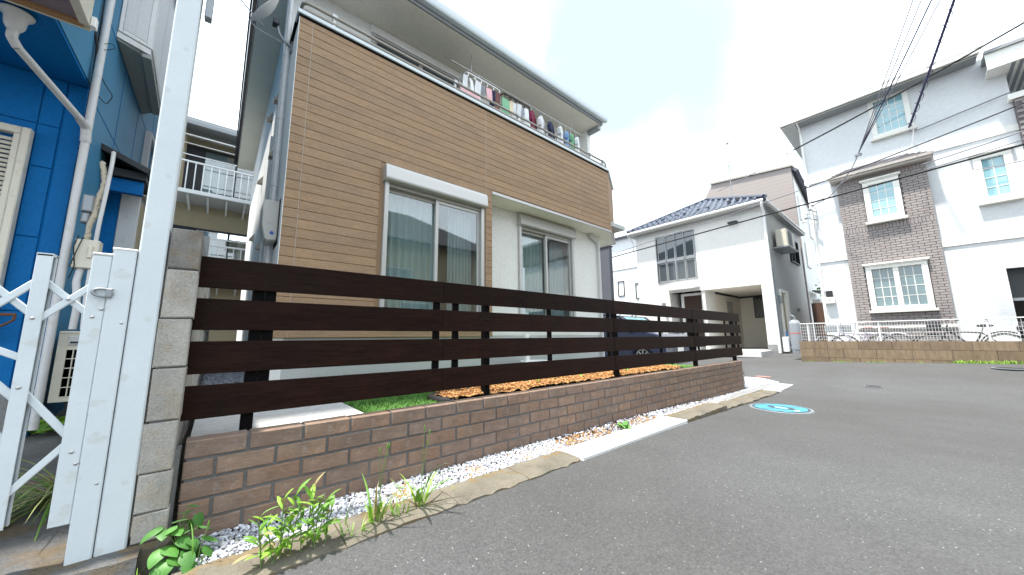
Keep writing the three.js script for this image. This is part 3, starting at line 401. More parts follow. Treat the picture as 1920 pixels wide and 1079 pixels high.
// ================================================================ THE BROWN HOUSE
{
  const t = thing('brown_house', 'two-storey house with brown plank cladding and a balcony behind the dark fence', 'house', [4, 0.44, -9]);
  const xL = 0.46, xO = 3.51, zF = -4.65, zR = -5.1, r = rng(91);
  // walls
  part('side_wall', box(xL, xL + 0.15, 0.3, 6.5, -13.3, -5.652), mSidePlaster, t);
  part('side_wall', box(xL + 0.002, xL + 0.12, 0.3, 5.05, -5.65, zF - 0.03), mSidePlaster, t);
  part('cladding_base', [wallZ(xL + 0.004, xO, 0.98, 5.05, zF - 0.0295, zF - 0.016, [[1.62, 3.30, 1.2, 3.14]]), wallZ(xO + 0.001, 7.12, 3.53, 5.05, zF - 0.14, zF - 0.016)], mSidingBack, t);
  part('foundation', [box(xL + 0.002, xO - 0.02, 0.2, 0.978, zF - 0.16, zF - 0.035), box(xO - 0.02, 7.3, 0.2, 1.0, zR - 0.16, zR - 0.02)], mFoundation, t);
  part('return_wall', box(xO - 0.1, xO - 0.001, 0.98, 3.52, zR, zF - 0.142), mSidePlaster, t);
  // planks with recessed joints
  const P = 0.117, cols = [[xL + 0.004, 0.613], [0.619, 3.378], [3.384, 5.985], [5.991, 7.118]];
  for (let y = 0.982, k = 0; y < 5.02; y += P, k++) for (const [a0, b0] of cols) {
    const y1 = Math.min(y + P - 0.0045, 5.035); let spans = [[a0, b0]];
    const cut = (u, v) => { spans = spans.flatMap(([p, q]) => (v <= p || u >= q ? [[p, q]] : [[p, u], [v, q]].filter(([m, n]) => n - m > 0.03))); };
    if (y1 > 1.2 && y < 3.39) cut(1.56, 3.36);
    if (y < 3.52) cut(xO, 9);
    for (const [p, q] of spans) part('plank', cbox(p, q, y, y1, zF - 0.0155, zF + (r() - 0.5) * 0.0012, 0.0035, r() * 2, 0), mSiding[(r() * 3) | 0], t);
  }
  for (const x of [0.616, 3.381, 5.988]) part('joint_bead', box(x - 0.003, x + 0.003, x > 1 ? (x > 4 ? 3.53 : 0.982) : 0.982, 5.03, zF - 0.012, zF - 0.001), mCaulk, t);
  part('corner_trim', cbox(xL - 0.004, xL + 0.0035, 0.98, 5.03, zF - 0.03, zF + 0.004, 0.002), mSidePlaster, t);
  // chamfered balcony corner clad with the same planks, then the balcony's far side
  const ca = [7.12, zF], cb = [8.15, -5.2], ang = Math.atan2(-(cb[1] - ca[1]), cb[0] - ca[0]), len = Math.hypot(cb[0] - ca[0], cb[1] - ca[1]);
  { const g = grp('corner_cladding', t, ca[0], 0, ca[1], ang); g.position.y = -0.44; for (let y = 3.53; y < 5.02; y += P) local('plank', cbox(0.004, len, y, Math.min(y + P - 0.007, 5.035), -0.015, 0, 0.0035, r() * 2, 0), mSiding[(r() * 3) | 0], g); local('backing', box(0, len, 3.53, 5.05, -0.12, -0.016), mSidingBack, g); }
  part('balcony_side', box(8.03, 8.15, 3.53, 5.05, -7.6, -5.25), mSidePlaster, t);
  // soffit under the overhang with a pale drip trim
  part('soffit', plan([[xO, zF - 0.012], [7.12, zF - 0.012], [8.14, -5.21], [8.14, -7.6], [7.3, -7.6], [7.3, zR - 0.1], [xO, zR - 0.1]], 3.49, 3.53), mSoffit, t);
  part('drip_trim', [cbox(xO, 7.13, 3.478, 3.532, zF - 0.01, zF + 0.014, 0.004), (() => { const g = cbox(0, len, 3.478, 3.532, -0.01, 0.014, 0.004); g.rotateY(ang); g.translate(ca[0] + 0.01, 0, ca[1]); return g; })(), cbox(8.142, 8.165, 3.478, 3.532, -7.6, -5.21, 0.004)], mAluLight, t);
  // recessed white wall: thin ribs
  const wr = wallZ(xO - 0.001, 7.3, 1.0, 3.49, zR - 0.15, zR - 0.012, [[4.51, 6.19, 1.3, 3.22]]); part('recess_wall', wr, mSidePlaster, t);
  { const ribs = []; for (let y = 1.02; y < 3.47; y += 0.03) { const sp = y > 1.28 && y < 3.45 ? [[xO + 0.002, 4.44], [6.26, 7.298]] : [[xO + 0.002, 7.298]]; for (const [a, b] of sp) ribs.push(box(a, b, y, y + 0.021, zR - 0.0118, zR - 0.004)); } const m = part('wall_ribs', ribs, mSidePlaster, t); m.userData.kind = 'stuff'; }
  part('far_wall', box(7.18, 7.3, 0.3, 6.5, -13.3, zR - 0.152), mSidePlaster, t);
  part('back_wall', box(xL + 0.15, 7.18, 0.3, 6.5, -13.3, -13.15), mSidePlaster, t);
  // the two glass doors
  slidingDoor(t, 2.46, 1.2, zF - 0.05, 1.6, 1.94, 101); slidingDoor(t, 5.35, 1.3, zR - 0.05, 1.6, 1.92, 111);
  part('door_ledge', [cbox(1.58, 3.34, 1.15, 1.199, zF - 0.1, zF + 0.06, 0.006)], mAluLight, t); part('door_ledge', cbox(4.46, 6.24, 1.25, 1.299, zR - 0.1, zR + 0.05, 0.006), mAluLight, t);
  // balcony parapet cap and rails
  part('parapet_cap', [cbox(xL - 0.03, 7.15, 5.06, 5.115, zF - 0.17, zF + 0.035, 0.005), (() => { const g = cbox(0, len + 0.03, 5.06, 5.115, -0.17, 0.035, 0.005); g.rotateY(ang); g.translate(ca[0] + 0.02, 0.001, ca[1]); return g; })()], mFascia, t);
  part('parapet_trim_and_shadow', [box(xL - 0.012, 7.14, 5.034, 5.06, zF - 0.16, zF + 0.012), cbox(xL - 0.03, xL + 0.125, 5.04, 5.10, -5.66, zF - 0.172, 0.004)], mBlack, t);  // front strip is the shadow gap under the cap, coloured black; side return is trim
  for (const y of [5.205, 5.315]) part('balcony_rail', [tube([[xL + 0.03, y, -5.6], [xL + 0.03, y, zF - 0.16], [xL + 0.05, y, zF - 0.07], [xL + 0.13, y, zF - 0.05], [xL + 0.5, y, zF - 0.05]], 0.021, 8), tube([[xL + 0.5, y, zF - 0.05], [7.02, y, zF - 0.05]], 0.021, 8), tube([[7.02, y, zF - 0.05], [7.14, y, zF - 0.07], [7.25, y, zF - 0.13], [8.05, y, -5.22]], 0.021, 8)], mAluBrown, t);
  for (const x of [0.86, 2.76, 4.2, 5.35, 6.5, 7.02]) part('rail_post', [cbox(x - 0.02, x + 0.02, 5.115, 5.33, zF - 0.085, zF - 0.04, 0.004), cbox(x - 0.035, x + 0.035, 5.29, 5.335, zF - 0.045, zF - 0.012, 0.004)], mAluLight, t);
  part('balcony_floor', box(xL + 0.15, 8.03, 3.75, 3.85, -5.66, zF - 0.15), mFoundation, t);
  // upper wall, window, roof
  part('upper_wall', wallZ(xL + 0.152, 7.18, 3.85, 6.49, -5.85, -5.7, [[1.68, 3.5, 3.95, 6.33]]), mSidePlaster, t);
  { const g = grp('balcony_window', t, 2.59, 3.95, -5.72); local('frame', [cbox(-0.95, -0.9, 0, 2.4, -0.06, 0.05, 0.004), cbox(0.9, 0.95, 0, 2.4, -0.06, 0.05, 0.004), cbox(-0.9, 0.9, 2.33, 2.37, -0.06, 0.05, 0.004)], mAluLight, g); local('shutter_box', cbox(-0.98, 0.98, 2.385, 2.535, -0.03, 0.06, 0.01), mSidePlaster, g); local('sash', [cbox(-0.9, -0.84, 0, 2.33, -0.05, -0.01, 0.003), cbox(-0.04, 0.04, 0, 2.33, -0.05, 0, 0.003), cbox(0.84, 0.9, 0, 2.33, -0.05, -0.01, 0.003)], mAlu, g); local('pane', box(-0.84, 0.84, 0, 2.33, -0.035, -0.03), mGlassDark, g); }
  part('eave_soffit', box(xL - 0.4, 7.3, 6.49, 6.53, -5.7, -4.88), mSoffit, t); part('eave_soffit', box(xL - 0.4, xL - 0.001, 6.492, 6.53, -13.7, -5.702), mSoffit, t);
  part('eave_soffit', box(7.2, 7.3, 6.531, 6.56, -13.7, -5.702), mSoffit, t);
  part('fascia', [cbox(xL - 0.42, 7.32, 6.5, 6.66, -4.878, -4.84, 0.004), cbox(xL - 0.42, xL - 0.401, 6.5, 6.64, -13.7, -4.88, 0.003), cbox(7.301, 7.33, 6.5, 6.64, -13.7, -4.88, 0.003)], mGutterGrey, t);
  { const s = new THREE.Shape(); s.moveTo(0, 0.13); s.lineTo(0, 0.01); s.quadraticCurveTo(0.005, 0, 0.03, 0); s.lineTo(0.09, 0.0); s.quadraticCurveTo(0.125, 0.02, 0.125, 0.14); s.lineTo(0.115, 0.14); s.lineTo(0.11, 0.13); const e = new THREE.ExtrudeGeometry(s, { depth: 7.36, bevelEnabled: false }); e.rotateY(-Math.PI / 2); e.translate(7.38, 6.56, -4.838); part('gutter', wuv(e), mFascia, t); }
  part('roof', [slabQuad([-0.02, 6.73, -4.8], [7.36, 6.73, -4.8], [7.36, 7.75, -9.2], [-0.02, 7.75, -9.2], 0.07), slabQuad([7.36, 6.71, -13.8], [-0.02, 6.71, -13.8], [-0.02, 7.749, -9.2], [7.36, 7.749, -9.2], 0.07)], mRoofDark, t);
  part('gable', [prism([[xL, 6.53], [xL + 0.02, 6.53], [xL + 0.02, 6.53]].length ? [[0, 0], [8.8, 0], [4.4, 0.98]] : [], 0, 0.05).rotateY(-Math.PI / 2).translate(xL + 0.05, 6.55, -13.8)], mSidePlaster, t);
  part('roof_edge', [box(-0.05, -0.021, 6.6, 6.72, -13.75, -4.82)], mRoofDark, t);
  part('rake_bracket', [box(7.19, 7.3, 6.38, 6.489, -5.7, -4.9), ball(7.3, 6.8, -4.85, 0.05, 1.2, 0.7, 1)], mGutterGrey, t);
  // down pipes on the side wall and in the recess
  const pipeS = (x, z, y0, y1, rad) => { const b = []; for (let y = y0 + 0.6; y < y1; y += 0.95) b.push(cyl(x, y, y + 0.025, z, rad + 0.007)); return part('down_pipe', [cyl(x, y0, y1, z, rad), ...b], mPvc, t); };
  pipeS(xL - 0.05, -5.25, 0.44, 6.45, 0.03); pipeS(xL - 0.045, -5.75, 0.44, 6.45, 0.02); pipeS(xL - 0.04, -6.6, 0.44, 4.3, 0.018);
  part('down_pipe', [cyl(7.16, 0.44, 3.2, zR + 0.05, 0.032), tube([[7.16, 3.18, zR + 0.05], [7.14, 3.3, zR + 0.05], [6.95, 3.38, zR + 0.06], [6.85, 3.42, zR + 0.08]], 0.032, 10), cyl(6.83, 3.38, 3.485, zR + 0.08, 0.05)], mPvc, t);
  for (const [z, y] of [[-6.3, 4.75], [-7.6, 5.1], [-6.2, 3.75], [-8.6, 4.2], [-7.2, 2.5], [-9.6, 3.2], [-6.9, 1.9]]) { const g = prism([[0, 0], [0.085, 0], [0.085, 0.03], [0, 0.16]], -0.07, 0.07, 0.003); g.rotateY(Math.PI); g.translate(xL, y, z); part('vent_hood', g, mAluBrown, t); }
  // meter box with a blue sticker
  { const b = part('meter_box', prism([[0.302, 2.64], [0.29, 2.58], [0.298, 2.32], [0.335, 2.16], [0.36, 2.14], [0.452, 2.15], [0.458, 2.2], [0.458, 2.65]], -5.25, -4.93, 0.01), wear([0.46, 0.45, 0.42], 119), t, 'grey meter box on the side wall of the brown house'); const s = new THREE.CylinderGeometry(0.021, 0.021, 0.003, 20); s.rotateX(Math.PI / 2); const m = shade(new THREE.Mesh(s, M([0.035, 0.09, 0.42], 0.6))); m.name = 'blue_sticker'; const w = wpos(b); m.position.set(0.4 - w.x, 2.235 - w.y, -4.928 - w.z); b.add(m); part('meter_back', box(0.458, 0.4595, 2.1, 2.68, -5.3, -4.88), mBlack, t); }
}
// satellite dish on the balcony's left side
{
  const t = thing('satellite_dish', 'white satellite dish on a grey arm at the balcony corner of the brown house', 'satellite dish', [0.44, 4.9, -5.2]);
  part('bracket_arm', [tube([[0.452, 4.98, -5.2], [0.36, 5.02, -5.2], [0.3, 5.1, -5.2], [0.27, 5.22, -5.2]], 0.016, 8), cbox(0.44, 0.4585, 4.9, 5.06, -5.24, -5.16, 0.003)], mGreyMetal, t);
  part('mount', cbox(0.215, 0.285, 5.19, 5.27, -5.25, -5.15, 0.006), mDarkMetal, t);
  const g = lathe([[0, 0], [0.08, 0.006], [0.16, 0.024], [0.235, 0.055], [0.24, 0.06], [0.235, 0.063], [0.16, 0.032], [0.08, 0.014], [0, 0.008]], 0, 0, 0, 32); g.rotateZ(1.0); g.rotateY(0.25); g.translate(0.165, 5.3, -5.2); part('dish', g, mWhitePaint, t);
  part('feed_arm', [tube([[0.12, 5.06, -5.15], [0.02, 5.1, -5.1], [-0.155, 5.24, -5.08]], 0.008, 6)], mGreyMetal, t);
  part('feed_horn', [cbox(-0.2, -0.14, 5.23, 5.31, -5.12, -5.05, 0.012)], mWhitePaint, t);
  part('cable', tube([[-0.16, 5.23, -5.08], [-0.12, 5.1, -5.08], [0.05, 4.95, -5.1], [0.3, 4.99, -5.2], [0.45, 4.9, -5.2]], 0.003, 5), mPvc, t);
}
// ---------------------------------------------------------------- washing on the balcony
{
  const pole = one('laundry_pole', [tube([[2.9, 6.1, -5.1], [6.75, 6.1, -5.1]], 0.009, 8), tube([[3.35, 6.1, -5.1], [3.35, 6.49, -5.1]], 0.006, 5), tube([[6.35, 6.1, -5.1], [6.35, 6.49, -5.1]], 0.006, 5)], mSteel, 'thin steel laundry pole hung under the eaves over the balcony', 'laundry pole');
  const r = rng(121);
  function cloth(w, h, seed, taper = 1) { // hanging folded cloth with thickness of a few millimetres
    const q = rng(seed), g = new THREE.BoxGeometry(w, h, 0.012, 10, 8, 1), p = g.attributes.position, a = q() * 6, k = 18 + 10 * q(); for (let i = 0; i < p.count; i++) { const x = p.getX(i), y = p.getY(i), d = (h / 2 - y) / h; p.setXYZ(i, x * mix(taper, 1, Math.min(1, d * 3)), y, p.getZ(i) + 0.03 * d * Math.sin(x * k + a + y * 3) + 0.02 * Math.sin(y * 9 + a)); } g.computeVertexNormals(); return wuv(g); }
  function hanger(x0, x1, mat, label) {
    const t = thing('peg_hanger', label, 'hanger', [(x0 + x1) / 2, 5.9, -5.1]); const m = (x0 + x1) / 2, y = 5.87, z0 = -5.25, z1 = -4.93;
    part('frame', [tube([[x0, y, z0 + 0.05], [x0 + 0.02, y, z1 - 0.02], [x0 + 0.08, y, z1], [x1 - 0.08, y, z1], [x1, y, z1 - 0.06], [x1, y, z0 + 0.06], [x1 - 0.08, y, z0], [x0 + 0.08, y, z0], [x0, y, z0 + 0.05]], 0.014, 6, 60), tube([[m, y, z0], [m, y, z1]], 0.006, 5), tube([[x0 + 0.25, y, z0], [x0 + 0.25, y, z1]], 0.005, 5)], mat, t);
    part('hook', [tube([[x0 + 0.1, y, -5.1], [m, y + 0.17, -5.1], [x1 - 0.1, y, -5.1]], 0.004, 5), tube([[m, y + 0.16, -5.1], [m, 6.12, -5.1]], 0.006, 5)], mat, t);
    for (let i = 0; i < 12; i++) { const x = mix(x0 + 0.05, x1 - 0.05, (i % 6) / 5), z = i < 6 ? z1 : z0; part('peg', box(x - 0.008, x + 0.008, y - 0.07, y - 0.005, z - 0.006, z + 0.006), mat, t); }
    return t;
  }
  hanger(3.12, 3.96, mWhitePaint, 'white rectangular peg hanger with small washing, left of the black one'); hanger(4.0, 4.78, mBlackRubber, 'black rectangular peg hanger with green and white washing on the balcony');
  const C = { white: M([0.76, 0.77, 0.78], 0.9), navy: M([0.025, 0.03, 0.075], 0.9), pink: M([0.7, 0.42, 0.44], 0.9), green: M([0.22, 0.46, 0.28], 0.9), grey: M([0.3, 0.32, 0.36], 0.9), black: M([0.03, 0.028, 0.035], 0.9), maroon: M([0.2, 0.022, 0.06], 0.9), blue: M([0.2, 0.33, 0.55], 0.9), brown: M([0.19, 0.09, 0.08], 0.9), lightblue: M([0.42, 0.62, 0.74], 0.9), cream: M([0.72, 0.6, 0.42], 0.9) };
  const hang = (n, c, x, z, w, h, label, cat) => { const g = cloth(w, h, (x * 1000) | 0); g.rotateY((r() - 0.5) * 0.5); g.translate(x, 5.805 - h / 2, z); one(n, g, C[c], label, cat); };
  [['sock', 'white', 3.12, 0.09, 0.3, 'white sock at the left end of the white peg hanger'], ['sock', 'white', 3.26, 0.1, 0.26, 'second white sock on the white peg hanger'], ['hand_towel', 'white', 3.40, 0.14, 0.42, 'white hand towel on the white peg hanger'], ['sock', 'grey', 3.53, 0.09, 0.24, 'grey sock on the white peg hanger'], ['washcloth', 'pink', 3.66, 0.14, 0.3, 'pink washcloth on the white peg hanger'], ['sock', 'navy', 3.77, 0.1, 0.3, 'navy sock near the right end of the white peg hanger'], ['sock', 'brown', 3.88, 0.1, 0.34, 'dark brown sock at the right end of the white peg hanger'],
    ['towel', 'green', 4.1, 0.2, 0.55, 'green towel at the left of the black peg hanger'], ['washcloth', 'cream', 4.24, 0.08, 0.3, 'cream washcloth beside the green towel'], ['sock', 'white', 4.33, 0.08, 0.42, 'long white sock beside the cream washcloth'], ['towel', 'white', 4.44, 0.1, 0.5, 'white towel in the middle of the black peg hanger'], ['washcloth', 'grey', 4.53, 0.09, 0.28, 'grey washcloth on the black peg hanger'], ['towel', 'white', 4.64, 0.1, 0.52, 'white towel at the right of the black peg hanger'], ['sock', 'white', 4.74, 0.08, 0.4, 'white sock at the right end of the black peg hanger']].forEach(([n, c, x, w, h, l], i) => hang(n, c, x, -4.94 + (i % 2) * -0.03, w, h, l, n.replace('_', ' ')));
  one('beach_towel', (() => { const g = cloth(0.62, 0.22, 9); g.translate(2.72, 5.2, -4.86); return g; })(), C.lightblue, 'light blue towel low behind the balcony rails left of the hangers', 'towel');
  one('bath_towel', (() => { const g = cloth(0.42, 0.26, 10); g.translate(3.2, 5.36, -4.9); return g; })(), C.pink, 'pink and white cloth behind the rails below the white peg hanger', 'towel');
  const shirt = (x, c, hc, label, w = 0.36, h = 0.58) => {
    const t = thing('hung_shirt', label, 'shirt', [x, 5.4, -5.1]); const s = new THREE.Shape([[-w * 0.42, 0], [w * 0.42, 0], [w * 0.44, h * 0.62], [w * 0.62, h * 0.55], [w * 0.7, h * 0.72], [w * 0.36, h * 0.97], [w * 0.12, h], [0, h * 0.95], [-w * 0.12, h], [-w * 0.36, h * 0.97], [-w * 0.7, h * 0.72], [-w * 0.62, h * 0.55], [-w * 0.44, h * 0.62]].map((q) => new THREE.Vector2(...q)));
    const g = new THREE.ExtrudeGeometry(s, { depth: 0.05, bevelEnabled: true, bevelSize: 0.015, bevelThickness: 0.02, bevelSegments: 2 }); g.rotateY(0.55); g.translate(x, 5.9 - h, -5.1); part('fabric', wuv(g), C[c], t);
    part('coat_hanger', [tube([[x - 0.14, 5.87, -5.02], [x, 5.94, -5.1], [x + 0.14, 5.87, -5.18]], 0.012, 6), tube([[x, 5.94, -5.1], [x, 6.11, -5.1]], 0.006, 5)], C[hc], t); };
  shirt(4.95, 'maroon', 'white', 'maroon shirt on a white hanger right of the black peg hanger'); shirt(5.24, 'white', 'blue', 'white shirt on a bright blue hanger beside the maroon shirt'); shirt(5.55, 'navy', 'blue', 'navy shirt on a light blue hanger between two white shirts'); shirt(5.9, 'white', 'white', 'white shirt right of the navy shirt', 0.42, 0.5);
  shirt(6.12, 'blue', 'white', 'small blue shirt near the right end of the laundry pole', 0.24, 0.4); shirt(6.3, 'green', 'white', 'small green top beside the small blue shirt', 0.24, 0.36); shirt(6.5, 'white', 'white', 'white net bag hanging last on the laundry pole', 0.26, 0.45);
}
// ---------------------------------------------------------------- garden: bed, tap, car
{
  const t = thing('flower_bed', 'narrow bed of orange soil edged in black along the fence', 'flower bed', [3.5, 0.42, -2.7]);
  part('edging', [tube([[1.5, 0.455, -2.5], [1.43, 0.46, -2.56], [1.43, 0.46, -2.76], [1.52, 0.46, -2.845], [1.8, 0.46, -2.86]], 0.03, 8), tube([[1.8, 0.46, -2.86], [5.4, 0.46, -2.86]], 0.03, 8), tube([[5.4, 0.46, -2.86], [5.55, 0.46, -2.8], [5.58, 0.455, -2.5]], 0.03, 8)], mBlackRubber, t);
  const g = new THREE.PlaneGeometry(4.08, 0.34, 240, 24); g.rotateX(-Math.PI / 2); const p = g.attributes.position; for (let i = 0; i < p.count; i++) p.setY(i, 0.455 + 0.05 * fbm(p.getX(i) / 8 + 0.5, p.getZ(i) / 8 + 0.5, 90, 90, 3, 33)); g.translate(3.5, 0, -2.66); g.computeVertexNormals(); part('soil', wuv(g), mSoil[1], t);
  const r = rng(131), m = new THREE.InstancedMesh(stoneGeo, mSoil[2], 2600), q = new THREE.Object3D(), c = new THREE.Color(); for (let i = 0; i < 2600; i++) { const s = 0.006 + 0.012 * r() * r(); q.position.set(1.48 + 4.04 * r() - 3.5, 0.06 + 0.03 * r(), -2.82 + 0.33 * r() + 2.7); q.rotation.set(r() * 6, r() * 6, r() * 6); q.scale.set(s, s * 0.8, s); q.updateMatrix(); m.setMatrixAt(i, q.matrix); const b = 0.55 + 0.7 * r(); m.setColorAt(i, c.setRGB(b, b * 0.95, b * 0.9)); } m.name = 'soil_crumbs'; m.userData.kind = 'stuff'; shade(m); t.add(m);
}
{
  const t = thing('garden_tap', 'white garden tap column on a round basin by the white wall', 'tap', [4.55, 0.44, -4.75]);
  part('column', cbox(4.34, 4.44, 0.44, 1.02, -4.83, -4.73, 0.012), mWhitePaint, t); part('basin', lathe([[0, 0], [0.2, 0], [0.33, 0.05], [0.36, 0.085], [0.345, 0.09], [0.3, 0.055], [0, 0.04]], 4.62, 0.44, -4.7, 28), mWhitePaint, t);
  part('tap', [tube([[4.39, 0.9, -4.73], [4.39, 0.92, -4.66], [4.39, 0.86, -4.63]], 0.012, 8), tube([[4.36, 0.96, -4.67], [4.42, 0.96, -4.67]], 0.007, 6), tube([[4.39, 0.92, -4.67], [4.39, 0.96, -4.67]], 0.006, 6)], mGreyMetal, t);
}
{
  // small car facing +z beside the house
  const t = thing('parked_car', 'dark blue small car parked beside the brown house behind the fence', 'car', [10.05, 0.1, -6.2]);
  const paint = new THREE.MeshPhysicalMaterial({ color: col(0.018, 0.028, 0.075), roughness: 0.35, clearcoat: 1, clearcoatRoughness: 0.04, metalness: 0.3 });
  const x0 = 9.2, x1 = 10.9, Z = -4.5; // nose at Z, tail at Z-3.4
  const side = [[0, 0.34], [0.02, 0.6], [0.06, 0.82], [0.22, 0.95], [0.75, 1.06], [0.85, 1.08], [2.95, 1.08], [3.28, 1.0], [3.4, 0.8], [3.4, 0.32], [2.95, 0.26], [2.9, 0.44], [2.72, 0.58], [2.55, 0.58], [2.38, 0.44], [2.33, 0.26], [1.02, 0.26], [0.98, 0.44], [0.8, 0.58], [0.6, 0.58], [0.42, 0.44], [0.38, 0.26], [0.1, 0.28]];
  const prof = (pts, a, b, bev) => { const g = new THREE.ExtrudeGeometry(new THREE.Shape(pts.map((p) => new THREE.Vector2(...p))), { depth: b - a - 2 * bev, bevelEnabled: true, bevelSize: bev, bevelThickness: bev, bevelSegments: 3, bevelOffset: -bev }); const p = g.attributes.position; for (let i = 0; i < p.count; i++) { const u = p.getX(i), v = p.getY(i), w = p.getZ(i); p.setXYZ(i, a + bev + w, v + 0.1 - 0.02, Z - u); } g.computeVertexNormals(); return wuv(g); };
  part('body', prof(side, x0, x1, 0.05), paint, t);
  part('cabin', prof([[0.85, 1.07], [1.42, 1.5], [1.75, 1.58], [2.7, 1.58], [3.1, 1.45], [3.3, 1.07]], x0 + 0.06, x1 - 0.06, 0.08), mGlassDark, t);
  part('roof', [prof([[1.4, 1.505], [1.75, 1.59], [2.7, 1.59], [3.1, 1.46], [3.02, 1.46], [2.7, 1.55], [1.75, 1.55], [1.45, 1.49]], x0 + 0.05, x1 - 0.05, 0.012)], paint, t);
  for (const x of [x0 + 0.05, x1 - 0.09]) part('pillar', [prof([[0.82, 1.07], [1.42, 1.52], [1.47, 1.52], [0.92, 1.07]], x, x + 0.04, 0.004), prof([[2.05, 1.07], [2.05, 1.56], [2.12, 1.56], [2.14, 1.07]], x, x + 0.04, 0.004)], paint, t);
  { const g = quad([x0 + 0.2, 1.17, Z - 0.84], [x1 - 0.2, 1.17, Z - 0.84], [x1 - 0.26, 1.565, Z - 1.4], [x0 + 0.26, 1.565, Z - 1.4]); g.translate(0, 0, 0.012); part('windscreen', g, mGlassBlue, t); }
  for (const x of [x0 + 0.02, x1 - 0.02]) for (const u of [0.7, 2.64]) {
    const w = grp('wheel', t, x + (x < 10 ? 0.07 : -0.07), 0.4, Z - u); const ty = new THREE.TorusGeometry(0.235, 0.07, 10, 28); ty.rotateY(Math.PI / 2); local('tyre', wuv(ty), mBlackRubber, w);
    const sp = []; for (let k = 0; k < 8; k++) { const g = cbox(-0.015, 0.015, 0.03, 0.21, -0.015, 0.015, 0.003); g.rotateX(k * Math.PI / 4); g.translate(x < 10 ? -0.045 : 0.045, 0, 0); sp.push(g); } const rim = new THREE.TorusGeometry(0.2, 0.018, 8, 28); rim.rotateY(Math.PI / 2); rim.translate(x < 10 ? -0.045 : 0.045, 0, 0); const hub = new THREE.CylinderGeometry(0.045, 0.045, 0.03, 14); hub.rotateZ(Math.PI / 2); hub.translate(x < 10 ? -0.05 : 0.05, 0, 0); local('rim', [wuv(rim), wuv(hub), ...sp], mAluLight, w);
  }
  for (const x of [x0 + 0.12, x1 - 0.42]) part('headlight', cbox(x, x + 0.3, 0.7, 0.83, Z - 0.09, Z + 0.012, 0.03), mGlassBlue, t);
  part('number_plate', cbox(9.88, 10.22, 0.52, 0.68, Z + 0.0, Z + 0.015, 0.004), mWhitePaint, t); part('mirror', cbox(x0 - 0.14, x0 - 0.005, 1.06, 1.18, Z - 1.05, Z - 0.97, 0.03), paint, t);
}
